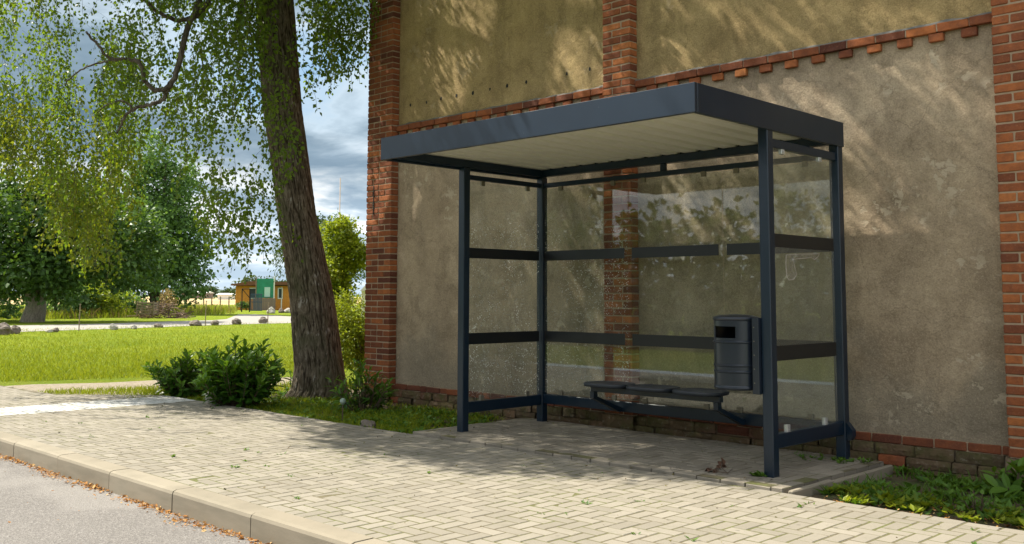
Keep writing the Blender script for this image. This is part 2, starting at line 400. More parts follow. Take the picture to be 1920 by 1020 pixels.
# ------------------------------------------------------------------ camera, light, world
cam = bpy.data.cameras.new('camera'); co = bpy.data.objects.new('camera', cam); COL.objects.link(co)
cam.sensor_width = 36.; cam.lens = FOC / 1920 * 36
cam.shift_y = -(510 - PPY) / 1920.; cam.shift_x = 0
from mathutils import Matrix
mw = Matrix(((Rv[0], Uv[0], -Fv[0], 0), (Rv[1], Uv[1], -Fv[1], 0), (Rv[2], Uv[2], -Fv[2], H), (0, 0, 0, 1)))
co.matrix_world = mw
cam.clip_start = .05; cam.clip_end = 8000
sc.camera = co

SUN_AZ = math.atan2(-.375, -.927)      # direction towards the sun, in the ground plane
SUN_EL = math.radians(51)
sd = Vector((math.cos(SUN_AZ) * math.cos(SUN_EL), math.sin(SUN_AZ) * math.cos(SUN_EL), math.sin(SUN_EL)))
sl = bpy.data.lights.new('sun', 'SUN'); sl.energy = 5.0; sl.angle = math.radians(.53); sl.color = (1, .93, .80)
so = bpy.data.objects.new('sun', sl); COL.objects.link(so)
so.rotation_euler = (-sd).to_track_quat('-Z', 'Y').to_euler(); so.location = (0, 0, 30)

w = bpy.data.worlds.new('World'); sc.world = w; w.use_nodes = True
nt = w.node_tree; nt.nodes.clear(); k = NT(nt)
sky = k.n('ShaderNodeTexSky', sky_type='NISHITA'); sky.sun_disc = False
sky.sun_elevation = SUN_EL; sky.sun_rotation = math.atan2(sd.x, sd.y); sky.air_density = 1.1; sky.dust_density = 1.; sky.ozone_density = 1.2
dirv = k.n('ShaderNodeTexCoord').outputs['Generated']
sx = k.n('ShaderNodeSeparateXYZ', {0: dirv})
zc = k.math('MAXIMUM', sx.outputs[2], 0.)
dn = k.math('ADD', zc, .16)
pv = k.n('ShaderNodeCombineXYZ', {0: k.math('DIVIDE', sx.outputs[0], dn), 1: k.math('DIVIDE', sx.outputs[1], dn), 2: 0.}).outputs[0]
CL = (4.3, 1.7, 0.)
base = k.noise(k.mapv(pv, (1, 1, 1), CL), 1.15, 7, .55, .25)
fine = k.noise(k.mapv(pv, (1, 1, 1), (CL[0] + .16, CL[1] + .05, 0)), 1.15, 7, .55, .25)
cover = k.ramp(base, [(.29, 0.), (.40, 1.)])
shade = k.math('SUBTRACT', fine, base)
big = k.noise(k.mapv(pv, (1, 1, 1), (9.1, 2.2, 0)), .55, 3, .5)
up = k.n('ShaderNodeMapRange', {0: sx.outputs[2], 1: .07, 2: .17, 3: 0., 4: 1.}).outputs[0]
# a heavy cloud deck stands over the fields to the west-northwest, brighter unseen cloud added elsewhere for fill light
side = k.math('ADD', k.math('MULTIPLY', sx.outputs[0], -.86), k.math('MULTIPLY', sx.outputs[1], .52))
west = k.n('ShaderNodeMapRange', {0: side, 1: .25, 2: .75, 3: 0., 4: 1.}, interpolation_type='SMOOTHSTEP').outputs[0]
dark = k.math('MULTIPLY', k.ramp(big, [(.34, .62), (.54, 1.)]), up)
edge = k.math('ADD', k.math('MULTIPLY', shade, 2.6), .5)
litw = k.ramp(edge, [(.28, (1.7, 2.25, 2.8)), (.5, (3.0, 3.5, 3.9)), (.68, (5.4, 5.5, 5.5))])
litb = k.ramp(edge, [(.28, (2.8, 3.1, 3.5)), (.52, (4.4, 4.7, 5.0)), (.72, (7., 7., 6.8))])
thick = k.ramp(base, [(.40, (2.6, 3.2, 3.7)), (.48, (1.15, 1.6, 2.0)), (.60, (.58, .95, 1.3))])
cw = k.mix(dark, litw, thick)
cc = k.mix(west, litb, cw)
clear = k.mix(west, k.mix(.35, sky.outputs[0], (2.6, 4.2, 6.6)), (1.5, 2.5, 3.6))
fin = k.mix(cover, clear, cc)
hzz = k.n('ShaderNodeMapRange', {0: sx.outputs[2], 1: .0, 2: .10, 3: .6, 4: 0.}).outputs[0]
fin = k.mix(hzz, fin, k.mix(west, (5.4, 6.2, 7.0), (2.9, 3.6, 4.2)))
bg = k.n('ShaderNodeBackground', {'Color': fin, 'Strength': .118}).outputs[0]
k.n('ShaderNodeOutputWorld', {'Surface': bg})
sc.view_settings.view_transform = 'Standard'; sc.view_settings.look = 'None'
sc.view_settings.exposure = 1.08; sc.view_settings.gamma = 1.
sc.cycles.transparent_max_bounces = 24; sc.cycles.max_bounces = 8
#@@SCENE

# ================================================================== SETTING
def sheet(name, poly, z, mat, kind='structure'):
    vs = [(p[0], p[1], z) for p in poly]
    return link_mesh(name, vs, [tuple(range(len(vs)))], mat, kind=kind)
KY = 3.170                                  # road side of the kerb
RZ = -.150                                  # road level
# one ground sheet out to the horizon (built as strips so the road can lie lower)
sheet('ground', [(-4000, 3.335), (4000, 3.335), (4000, 4000), (-4000, 4000)], -.075, M['lawn'])
sheet('road', [(-900, -.35), (60, -.35), (60, KY), (-900, KY)], RZ, M['asphalt'])
sheet('far_verge', [(-4000, -4000), (4000, -4000), (4000, -.35), (-4000, -.35)], -.10, M['lawn'])
# kerb stones, one metre long
kb = MB(); x = -9.335 - 12
while x < 3:
    a = 4.5e-3; y0 = KY; y1 = KY + .155; c = .022
    prof = [(y0, RZ - .1), (y0, -.028), (y0 + c * .35, -.010), (y0 + .03, -.002), (y1, 0.), (y1, RZ - .1)]
    dz = random.uniform(-.002, .002); dy = random.uniform(-.002, .002)
    vs = [(x + a, p[0] + dy, p[1] + dz) for p in prof] + [(x + 1 - a, p[0] + dy, p[1] + dz) for p in prof]
    n = len(prof); fs = [(i, i + 1, n + i + 1, n + i) for i in range(n - 1)] + [tuple(range(n))[::-1], tuple(range(n, 2 * n))]
    kb.add(vs, fs); x += 1.
kb.box(-21.3, 3, KY + .012, KY + .15, RZ - .1, -.012, 1)
kb.build('kerb', [M['kerb'], M['joint']], kind='structure')
# pavement: herringbone pavers over a sand and moss bed
def herring(mb, x0, x1, y0, y1, inside, z=0., L=.2, W=.1, gap=.0052, th=.07, mi=0, jz=.0010, rot=False):
    nx = int((x1 - x0) / W) + 6; ny = int((y1 - y0) / W) + 6
    for j in range(-4, ny):
        for i in range(-4, nx):
            kk = (i - j) % 4
            if rot: kk = (i + j) % 4
            if kk == 0: bx = (x0 + i * W, x0 + i * W + L, y0 + j * W, y0 + j * W + W)
            elif kk == 3 if not rot else kk == 2: bx = (x0 + i * W, x0 + i * W + W, y0 + j * W, y0 + j * W + L)
            else: continue
            cx, cy = (bx[0] + bx[1]) / 2, (bx[2] + bx[3]) / 2
            r = inside(cx, cy, bx)
            if r is None: continue
            b = r; dz = random.uniform(-jz, jz)
            mb.cbox(b[0] + gap, b[1] - gap, b[2] + gap, b[3] - gap, z - th, z + dz, .004, mi, jit=.0012)
PX0, PX1, PY0, PY1 = -26., 2.6, KY + .157, 6.02
def ybk(x):                                  # rear edge of the pavement
    if x > -12.3: return PY1
    if x > -13.5: return PY1 - (-12.3 - x) / 1.2 * .98
    return 5.04 - .04 * (-13.5 - x)
def clip(b, x0, x1, y0, y1):
    r = (max(b[0], x0), min(b[1], x1), max(b[2], y0), min(b[3], y1))
    return r if r[1] - r[0] > .03 and r[3] - r[2] > .03 else None
WX0, WX1 = -12.25, -11.42
pv_ = MB()
herring(pv_, WX1, PX1, PY0, PY1, lambda cx, cy, b: clip(b, WX1, PX1, PY0, PY1 - .10))
herring(pv_, -18., WX0, PY0, PY1, lambda cx, cy, b: clip(b, -18., WX0, PY0, PY1) if cy < ybk(cx) - .05 else None)
x = WX1
while x < PX1:                               # back row of stretchers
    pv_.cbox(x + .005, x + .195, PY1 - .098, PY1 - .002, -.07, random.uniform(-.001, .002), .004, jit=.0015); x += .2
pv_.build('pavement', [M['paver']], kind='structure')
ws = MB(); herring(ws, WX0, WX1, PY0, PY1, lambda cx, cy, b: clip(b, WX0, WX1, PY0, PY1), rot=False)
ws.build('pavement_white_strip', [M['paver_white']], kind='structure')
sheet('pavement_joints', [(-18, PY0 - .004), (PX1, PY0 - .004), (PX1, PY1), (-12.3, PY1), (-13.5, 5.04), (-18, 4.86)], -.0018, M['joint'])
# raised paved platform below the shelter
FX0, FX1, FY0, FY1 = -7.32, -3.43, 6.055, 7.62
pf = MB()
herring(pf, FX0 + .1, FX1, FY0 + .1, FY1, lambda cx, cy, b: clip(b, FX0 + .1, FX1 - .1, FY0 + .1, FY1), z=.020, gap=.005, jz=.0025, rot=True)
x = FX0
while x < FX1 - .05:
    pf.cbox(x + .003, min(x + .197, FX1 - .003), FY0, FY0 + .097, -.06, .018 + random.uniform(-.003, .003), .005, jit=.002); x += .2
y = FY0 + .1
while y < FY1 - .05:
    for xx in (FX0, FX1 - .1):
        pf.cbox(xx + .003, xx + .097, y + .003, min(y + .197, FY1), -.06, .018 + random.uniform(-.003, .003), .005, jit=.002)
    y += .2
pf.build('paved_platform', [M['paver_old']], kind='structure')
sheet('platform_joints', [(FX0, FY0 + .004), (FX1, FY0 + .004), (FX1, FY1), (FX0, FY1)], .0165, M['joint'])
ed = MB()                                    # edging kerbs of the platform
for (a, b) in ((6.05, 6.62), (6.63, 7.60)):
    ed.cbox(FX1 + .035 + random.uniform(0, .012), FX1 + .082, a, b, -.25, .008 + random.uniform(-.006, .006), .008, jit=.003)
ed.build('platform_edging', [M['kerb']], kind='structure')
# planting bed between pavement and wall
def bump_grid(name, x0, x1, y0, y1, z, amp, step, mat, zf=None):
    nx = int((x1 - x0) / step) + 1; ny = int((y1 - y0) / step) + 1; vs = []; fs = []
    for j in range(ny):
        for i in range(nx):
            X = x0 + (x1 - x0) * i / (nx - 1); Y = y0 + (y1 - y0) * j / (ny - 1)
            zz = z + amp * (mnoise.noise(Vector((X * 2.3, Y * 2.3, 1.7))) + .5 * mnoise.noise(Vector((X * 7, Y * 7, 4.))))
            if zf: zz += zf(X, Y)
            vs.append((X, Y, zz))
    for j in range(ny - 1):
        for i in range(nx - 1):
            a = j * nx + i; fs.append((a, a + 1, a + nx + 1, a + nx))
    return link_mesh(name, vs, fs, mat, smooth=True, kind='structure')
bump_grid('planting_bed', -3.33, 3.0, 6.03, 7.86, -.038, .02, .07, M['soil'], lambda X, Y: -.022 * min(1, max(0, (Y - 6.1) / .5)))
bump_grid('planting_bed_by_tree', -12.3, -7.33, 6.03, 8.6, -.048, .022, .07, M['soil'])
# sandy track behind the bushes, lane across the lawn, ripe field
tr_top = [(-60, 718), (0, 716.5), (60, 713), (200, 710), (300, 705), (420, 703), (560, 700), (640, 700)]
tr_bot = [(640, 722), (560, 724), (420, 726), (300, 730), (200, 734), (110, 736), (60, 728), (0, 722), (-60, 721)]
sheet('gravel_path', [G(u, v)[:2] for u, v in tr_top + tr_bot][::-1], -.062, M['gravel'])
ln_top = [(-500, 612), (-200, 611), (0, 608), (100, 606), (200, 604), (320, 600), (400, 598), (425, 596), (438, 591), (448, 587.5), (480, 587.5), (545, 591.5), (700, 597)]
ln_bot = [(700, 604), (545, 603), (440, 605.5), (360, 608), (280, 611), (200, 613.5), (100, 616.5), (0, 620), (-200, 624), (-500, 628)]
sheet('lane', [G(u, v)[:2] for u, v in ln_top + ln_bot][::-1], -.068, M['lane'])
sheet('field', [dist_pt(-600, 165)[:2], dist_pt(560, 150)[:2], dist_pt(700, 160)[:2], dist_pt(700, 900)[:2], dist_pt(-600, 900)[:2]], -.07, M['field'])
# hills
def ridge(name, u0, u1, dist, hfun, depth, mat):
    n = 90; vs = []; fs = []
    for i in range(n + 1):
        u = u0 + (u1 - u0) * i / n; hgt = hfun((u - u0) / (u1 - u0))
        hgt *= 1 + .10 * mnoise.noise(Vector((i * .7, 0, 3))) + .05 * mnoise.noise(Vector((i * 2.1, 0, 9)))
        for kx, (dd, hh) in enumerate(((0, 0), (4, .55), (18, .8), (depth * .4, 1.), (depth, .0))):
            p = dist_pt(u, dist + dd); vs.append((p[0], p[1], -.1 + hgt * hh))
    for i in range(n):
        for kx in range(4):
            a = i * 5 + kx; fs.append((a, a + 5, a + 6, a + 1))
    return link_mesh(name, vs, fs, mat, smooth=True, kind='structure')
m, nt = new_mat('wooded_hill'); k = NT(nt); p = k.pos()
c = k.mix(k.noise(p, .08, 6, .7), (.030, .058, .040), (.070, .105, .066))
k.out(k.bsdf(c, .95)); M['hill'] = m
ridge('hills', -700, 760, 1150, lambda t: 1.6 + 4.5 * max(0, math.sin(pi * min(1, max(0, (t * 1460 - 1010) / 160)))) ** .6 + 2 * math.sin(t * 9) ** 2, 90, M['hill'])
ridge('wooded_hills', 330, 440, 760, lambda t: 8.0 * max(.0, math.sin(pi * min(1., t * .9 + .1))) ** .5, 60, M['hill'])

# ================================================================== BARN
WY = 7.83
barn = thing('barn', 'old barn with brown rendered wall, red brick pilasters and a toothed brick band', 'building', (-10.306, WY, -.1))
BX0, BX1, BZ = -10.306, 3.4, 7.6
PA = (-10.306, -9.80); PB = (-6.324, -5.975); PC = (-2.535, -2.16); PROJ = .12
wl = MB()
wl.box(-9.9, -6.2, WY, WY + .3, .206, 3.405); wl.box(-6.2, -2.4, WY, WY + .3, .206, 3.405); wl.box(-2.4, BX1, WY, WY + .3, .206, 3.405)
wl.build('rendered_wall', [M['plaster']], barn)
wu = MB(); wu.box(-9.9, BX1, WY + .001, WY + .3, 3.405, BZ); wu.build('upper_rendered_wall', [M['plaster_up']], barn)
bw = MB()
bw.box(BX0 + .012, BX0 + .4, WY + .002, WY + 14, -.15, BZ); bw.box(BX1 - .3, BX1, WY + .31, WY + 14, -.15, BZ); bw.box(BX0 + .4, BX1 - .3, WY + 13.7, WY + 14, -.15, BZ)
bw.build('side_wall', [M['brick']], barn)
rf = MB(); ym = WY + 7.
rf.add([(BX0 - .3, WY - .35, BZ), (BX1 + .3, WY - .35, BZ), (BX1 + .3, ym, BZ + 4.4), (BX0 - .3, ym, BZ + 4.4), (BX0 - .3, WY + 14.4, BZ), (BX1 + .3, WY + 14.4, BZ),
        (BX0 - .3, WY - .35, BZ + .14), (BX1 + .3, WY - .35, BZ + .14), (BX1 + .3, ym, BZ + 4.54), (BX0 - .3, ym, BZ + 4.54), (BX0 - .3, WY + 14.4, BZ + .14), (BX1 + .3, WY + 14.4, BZ + .14)],
       [(0, 1, 2, 3), (3, 2, 5, 4), (6, 9, 8, 7), (9, 10, 11, 8), (0, 6, 7, 1), (4, 5, 11, 10), (0, 3, 9, 6), (3, 4, 10, 9), (1, 7, 8, 2), (2, 8, 11, 5)])
rf.build('roof', [M['roof_dark']], barn)
CS = .0745                                   # course height incl. joint
def brick(mb, x0, x1, y0, y1, z0, z1, t=None, bias=0.):
    t = min(1, max(0, random.betavariate(3, 3) + bias)) if t is None else t
    d = random.uniform(-.004, .003)
    mb.cbox(x0, x1, y0 + d, y1, z0 + random.uniform(-.0015, .0015), z1 + random.uniform(-.0015, .0015), .005, 0, t, jit=.0022)
def pilaster(xa, xb, z0, z1, ret_left, ret_right, bias=0.):
    mb = MB(); g = .0072; Wd = xb - xa; y0 = WY - PROJ; i = 0; z = z0
    mb.box(xa + .007, xb - .007, y0 + .0075, WY - .001, z0, z1, 1, .5)
    nh = round(Wd / .125)                     # width in half bricks
    while z < z1:
        hb = Wd / nh
        if i % 2 == 0: wid = [2] * (nh // 2) + ([1] if nh % 2 else [])
        else: wid = [1] * nh if nh % 2 == 0 else [1] + [2] * (nh // 2)
        if i % 4 == 3 and nh % 2 == 0: wid = [1] + [2] * (nh // 2 - 1) + [1]
        x = xa
        for wb in wid:
            xe = x + wb * hb
            bx0 = x + (g if x > xa + 1e-4 else -random.uniform(0, .004)); bx1 = xe - (g if xe < xb - 1e-4 else -random.uniform(0, .004))
            brick(mb, bx0, bx1, y0, WY - .002, z + g, z + CS - g * .9, bias=bias); x = xe
        z += CS; i += 1
    o = mb.build('brick_pilaster', [M['brick'], M['mortar']], barn); return o
pilaster(*PA, .12, BZ - .05, True, True, -.12); pilaster(*PB, .14, BZ - .05, True, True); pilaster(*PC, .14, BZ - .05, True, True, .09)
# brick band with teeth
cb = MB()
def band(x0, x1):
    x = x0; cb.box(x0, x1, WY - .040, WY - .001, 3.405, 3.462, 1, .5)
    while x < x1 - .02:
        L = min(.25, x1 - x)
        brick(cb, x + .005, x + L - .005, WY - .050 + random.uniform(-.006, .004), WY - .002, 3.398, 3.466, bias=-.18); x += L
    # weathered mortar slope on top of the band
    n = int((x1 - x0) / .04); vs = []
    for i in range(n + 1):
        X = x0 + (x1 - x0) * i / n; a = .018 * mnoise.noise(Vector((X * 9, 1, 1))); b = .03 * mnoise.noise(Vector((X * 6, 5, 1)))
        vs += [(X, WY - .045 + a * .4, 3.462), (X, WY - .035 + a, 3.476 + a * .4), (X, WY - .0005, 3.492 + b * .7)]
    cb.add(vs, [(i * 3 + q, i * 3 + 3 + q, i * 3 + 4 + q, i * 3 + 1 + q) for i in range(n) for q in (0, 1)], 2, .5)
band(PA[1], PB[0]); band(PB[1], PC[0]); band(PC[1], BX1)
m, nt = new_mat('cement_wash'); k = NT(nt); p = k.pos()
c = k.mix(k.noise(p, 30, 5, .7), (.07, .065, .055), (.24, .23, .21))
k.out(k.bsdf(c, .95, k.bump(k.noise(p, 80, 4), .8, .01))); M['wash'] = m
cb.build('brick_band', [M['brick'], M['mortar'], M['wash']], barn)
x = 0.
for xs, xe, ph in ((PA[1], PB[0], .06), (PB[1], PC[0], .142), (PC[1], BX1, .1)):
    x = xs + ph
    while x + .12 < xe:
        dt = MB(); brick(dt, x, x + .118, WY - .040, WY - .002, 3.325 + random.uniform(-.004, .004), 3.392, bias=.0); x += .2535
        dt.build('brick_tooth', [M['brick']], barn)
# plinth: brick course and rough stones
pl = MB()
def rough_block(mb, x0, x1, y0, y1, z0, z1, t, amp=.012, mi=0):
    nx = max(2, int((x1 - x0) / .04)); nz = max(2, int((z1 - z0) / .035)); vs = []; sd_ = random.uniform(0, 99)
    for j in range(nz + 1):
        for i in range(nx + 1):
            fx = i / nx; fz = j / nz
            ed_ = min(fx, 1 - fx) * nx; ez = min(fz, 1 - fz) * nz
            rnd = .006 * max(0, 1 - ed_) + .006 * max(0, 1 - ez)
            X = x0 + (x1 - x0) * fx; Z = z0 + (z1 - z0) * fz
            vs.append((X, y0 + rnd + amp * mnoise.noise(Vector((X * 11 + sd_, Z * 14, sd_))), Z))
    n0 = len(vs)
    for j in (0, nz):
        for i in range(nx + 1): vs.append((x0 + (x1 - x0) * i / nx, y1, z0 + (z1 - z0) * j / nz))
    fs = [(j * (nx + 1) + i, j * (nx + 1) + i + 1, (j + 1) * (nx + 1) + i + 1, (j + 1) * (nx + 1) + i) for j in range(nz) for i in range(nx)]
    for i in range(nx):
        fs.append((n0 + i, n0 + i + 1, i + 1, i)); a = n0 + nx + 1; b = nz * (nx + 1)
        fs.append((b + i, b + i + 1, a + i + 1, a + i))
    mb.add(vs, fs, mi, t)
x = PA[1]
while x < BX1 - .1:
    L = random.choice((.245, .25, .25, .12)) if x < -5.9 else .25
    L = min(L, BX1 - x)
    brick_t = random.uniform(.02, .36); pl.cbox(x + .005, x + L - .005, WY - .022 - random.uniform(0, .008), WY, .139, .203, .006, 1, brick_t, jit=.004); x += L
pl.box(PA[0] + .02, BX1, WY - .012, WY - .002, -.2, .205, 2, .5)
x = PA[0] - .03
while x < BX1 - .1:
    L = random.uniform(.16, .36); L = min(L, BX1 - x)
    if random.random() < .9: rough_block(pl, x + .006, x + L - .006, WY - .05 - random.uniform(0, .03), WY, .055, .134, random.random(), .014)
    else: rough_block(pl, x + .006, x + L - .006, WY - .045, WY, .062, .134, random.uniform(.0, .22), .006, 1)
    x += L
x = PA[0] - .05
while x < BX1 - .1:
    L = random.uniform(.18, .42); L = min(L, BX1 - x)
    rough_block(pl, x + .006, x + L - .006, WY - .085 - random.uniform(0, .03), WY, -.02, .05, random.random() * .5, .014, 1 if random.random() < .05 else 0); x += L
x = PA[0] - .05
while x < BX1 - .1:
    L = random.uniform(.25, .5); L = min(L, BX1 - x)
    rough_block(pl, x + .004, x + L - .004, WY - .12 - random.uniform(0, .03), WY, -.2, -.026, random.random() * .5, .02); x += L
for a, b in (PA, PB, PC):                     # stones under the pilasters
    rough_block(pl, a - .02, b + .02, WY - PROJ - .025, WY - .03, .02, .135, random.random(), .016)
    rough_block(pl, a - .03, b + .03, WY - PROJ - .05, WY - .03, -.2, .015, random.random() * .5, .016)
pl.build('plinth', [M['stone'], M['brick'], M['mortar']], barn)
for u, v in ((770, 197), (800, 192), (827, 185), (856, 179), (887, 174), (919, 167), (951, 161), (987, 154), (1063, 138), (1106, 129)):
    hl = MB(); q = G(u, v, WY, 1); r = random.uniform(.014, .02)
    hl.add([(q[0] + r * (.8 + .4 * random.random()) * math.cos(t), WY - .0025, q[2] + 1.35 * r * (.8 + .4 * random.random()) * math.sin(t)) for t in np.linspace(0, 2 * pi, 9)[:-1]] , [tuple(range(8))[::-1]])
    hl.build('hole_patch', [M['black']], barn)  # flat black patch, the hole's inner shade is only colour
sb = MB(); sb.cbox(-10.16, -10.145, WY - PROJ - .008, WY - PROJ + .01, 2.35, 2.72, .002); sb.build('iron_anchor', [M['black']], barn)

# ================================================================== BUS SHELTER
SX0, SX1 = -7.045, -3.66; SY0, SY1 = 5.419, 7.555
sh = thing('bus_shelter', 'anthracite steel bus shelter with glass walls and flat roof beside the barn wall', 'bus shelter', (-5.35, 6.5, .02))
P = M['paint']
def part(name, boxes, mat, c=.004, parent=None):
    mb = MB()
    for b in boxes: mb.cbox(*b, c, 0, .5)
    return mb.build(name, [mat] if not isinstance(mat, list) else mat, parent or sh)
pw = .082
PXL, PXR, PYF, PYB = -7.03, -3.67 - pw, 6.36, 7.465
for px_, py_ in ((PXL, PYF), (PXL, PYB), (PXR, PYF), (PXR, PYB)):
    po = part('post', [(px_, px_ + pw, py_, py_ + pw, -.04, 2.542)], P, .006)
zt, zb, th = 2.727, 2.524, .035
part('roof_fascia', [(SX0, SX1, SY0, SY0 + th, zb, zt)], P, .003)
part('roof_fascia', [(SX1 - th, SX1, SY0 + th + .001, SY1, zb, zt)], P, .003)
part('roof_fascia', [(SX0, SX0 + th, SY0 + th + .001, SY1, zb, zt)], P, .003)
part('roof_fascia', [(SX0 + th + .001, SX1 - th - .001, SY1 - th, SY1, zb + .03, zt)], P, .003)
part('roof_deck', [(SX0 + th + .001, SX1 - th - .001, SY0 + th + .001, SY1 - th - .001, zt - .035, zt - .02)], M['roof_dark'], .002)
part('roof_beam', [(PXL, PXL + .075, SY0 + th + .001, PYB + pw, 2.545, 2.618)], P)
part('roof_beam', [(PXR + .005, PXR + .08, SY0 + th + .07, PYB + pw, 2.545, 2.618)], P)
part('roof_beam', [(PXL + .077, PXR + .003, PYB, PYB + .075, 2.545, 2.617)], P)
part('roof_beam', [(PXL + .077, PXR + .003, SY0 + th + .001, SY0 + th + .045, 2.548, 2.612)], P)
# corrugated sheet
cs = MB(); xs = PXL + .01; prof = []
while xs < SX1 - th - .21:
    prof += [(xs, 2.621), (xs + .125, 2.621), (xs + .145, 2.656), (xs + .185, 2.656)]; xs += .205
prof.append((SX1 - th - .004, 2.621))
ya, yb_ = SY0 + th + .003, SY1 - th - .003
vs = [(x, ya, z) for x, z in prof] + [(x, yb_, z) for x, z in prof]; n = len(prof)
cs.add(vs, [(i, n + i, n + i + 1, i + 1) for i in range(n - 1)], 0, .5)
cs.add([(x, y, z + .001) for x, y, z in vs], [(i, i + 1, n + i + 1, n + i) for i in range(n - 1)], 0, .5)
cs.build('roof_sheet', [M['sheet']], sh)
GY = PYB + .030                              # plane of the rear panes
GL = PXL + .040; GR = PXR + .045
part('top_rail', [(PXL + pw + .001, PXR - .001, GY - .012, GY + .034, 2.432, 2.478)], P)
part('top_rail', [(PXL + .02, PXL + .066, PYF + pw + .001, PYB - .001, 2.432, 2.478)], P)
part('top_rail', [(PXR + .02, PXR + .066, PYF + pw + .001, PYB - .001, 2.405, 2.47)], P)
part('rail_spacer', [(-5.46, -5.40, GY - .005, GY + .03, 2.479, 2.544)], P)
part('bottom_rail', [(PXL + pw + .001, PXR - .001, GY - .018, GY + .036, .205, .303)], P, .005)
part('bottom_rail', [(PXL + .014, PXL + .070, PYF + pw + .001, PYB - .001, .190, .293)], P, .005)
part('bottom_rail', [(PXR + .014, PXR + .070, PYF + pw + .001, PYB - .001, .212, .315)], P, .005)
eb = MB(); X0 = PXR + pw + .001
eb.add([(X0, GY - .01, .17), (X0 + .03, GY - .01, .17), (X0 + .05, GY - .01, .20), (X0 + .05, GY - .01, .25), (X0, GY - .01, .31),
        (X0, GY + .05, .17), (X0 + .03, GY + .05, .17), (X0 + .05, GY + .05, .20), (X0 + .05, GY + .05, .25), (X0, GY + .05, .31)],
       [(0, 1, 2, 3, 4), (9, 8, 7, 6, 5), (0, 5, 6, 1), (1, 6, 7, 2), (2, 7, 8, 3), (3, 8, 9, 4), (4, 9, 5, 0)])
eb.build('rail_end_cap', [P], sh)
def pane(axis, a, b, pos_, z0, z1, mat, bands, label=None, facing=-1, dark=True):
    t = .008; mb = MB()
    if axis == 'x': mb.cbox(a, b, pos_, pos_ + t, z0, z1, .0012)
    else: mb.cbox(pos_, pos_ + t, a, b, z0, z1, .0012)
    o = mb.build('glass_pane', [mat], sh); o['base'] = list(sh['base'])
    for (ba, bb, bz0, bz1) in bands:
        s_ = MB()
        if axis == 'x': s_.box(ba, bb, pos_ - .0025, pos_ - .0005, bz0, bz1)
        elif facing < 0: s_.box(pos_ - .0025, pos_ - .0005, ba, bb, bz0, bz1)
        else: s_.box(pos_ + t + .0005, pos_ + t + .0025, ba, bb, bz0, bz1)
        s_.build('dark_stripe', [M['stripe']], o)
    return o
B1 = (1.668, 1.768); B2 = (.836, .945)
s1, s2 = -5.842, -4.785
pane('x', PXL + pw + .012, s1 - .004, GY, .318, 2.415, M['glass_spat'], [(-6.93, -5.89) + B1, (-6.93, -5.89) + B2])
pane('x', s1 + .004, s2 - .004, GY, .318, 2.415, M['glass'], [(-5.80, -4.83) + B1, (-5.80, -4.83) + B2])
pane('x', s2 + .004, PXR - .012, GY, .318, 2.415, M['glass'], [(-4.745, PXR - .02) + B1, (-4.745, PXR - .02) + B2])
pane('y', PYF + pw + .01, PYB - .012, GL, .305, 2.415, M['glass_spat'], [(PYF + pw + .012, PYB - .014) + B1, (PYF + pw + .012, PYB - .014) + B2], facing=1)
rp = pane('y', PYF + pw + .01, PYB - .06, GR, .325, 2.405, M['glass'], [(PYF + pw + .012, PYB - .062) + B1, (PYF + pw + .012, PYB - .062) + B2], facing=1)
# sticker residue on the right hand pane
sr = MB(); rx = GR + .0085
def SP(u, v): q = G(u, v, rx, 0); return (rx, q[1], q[2])
out_ = [(1474, 478), (1500, 476.5), (1536, 476), (1534, 481), (1527, 487), (1521, 483), (1500, 485), (1487, 486), (1490, 500), (1494, 515), (1488, 524), (1479, 525), (1475, 518), (1473.5, 495)]
pts = [SP(*q) for q in out_]
sr.tube(pts + [pts[0]], .0019, 5)
ctr = SP(1483, 484)
n_ = len(pts); sr.add(pts, [(0, 1, 5, 6, 7), (1, 2, 3, 4, 5), (0, 7, 8, 13), (8, 9, 10, 11, 12, 13)], 1)
m, nt = new_mat('glue_residue'); k = NT(nt)
k.out(k.n('ShaderNodeMixShader', {0: k.ramp(k.noise(k.pos(), 40, 4), [(.4, .04), (.7, .35)]), 1: k.n('ShaderNodeBsdfTransparent').outputs[0], 2: k.bsdf((.5, .42, .40), .6)}).outputs[0]); M['glue'] = m
sr.build('sticker_residue', [simple('glue_rim', (.46, .39, .37), .5), M['glue']], rp)
def clamp(x, y, z, ax, top):
    mb = MB(); hx, hy = (.024, .014) if ax == 'x' else (.014, .024)
    mb.cbox(x - hx, x + hx, y - hy, y + hy, z - .03, z + .03, .003)
    mb.cbox(x - .006 if ax == 'x' else x + .0141, x + .006 if ax == 'x' else x + .019, y - .0191 if ax == 'x' else y - .006, y - .0141 if ax == 'x' else y + .006, z - .012, z - .0, .001)
    mb.build('glass_clamp', [M['steel'] if ax == 'y' and x > -5 else M['clampd']], sh)
M['clampd'] = simple('shaded_clamp_rivet', (.20, .18, .14), .5, .5)  # darker steel copy, shade on rear clamps put into colour; also for rivets
for y in (6.62, 7.20):
    clamp(GR + .004, y, 2.400, 'y', 1); clamp(GR + .004, y, .338, 'y', 0)
for y in (6.64, 7.28):
    clamp(GL + .004, y, 2.415, 'y', 1); clamp(GL + .004, y, .312, 'y', 0)
for x in (-6.72, -6.03, -5.66, -4.98, -4.64, -3.98):
    clamp(x, GY + .004, 2.418, 'x', 1); clamp(x, GY + .004, .322, 'x', 0)
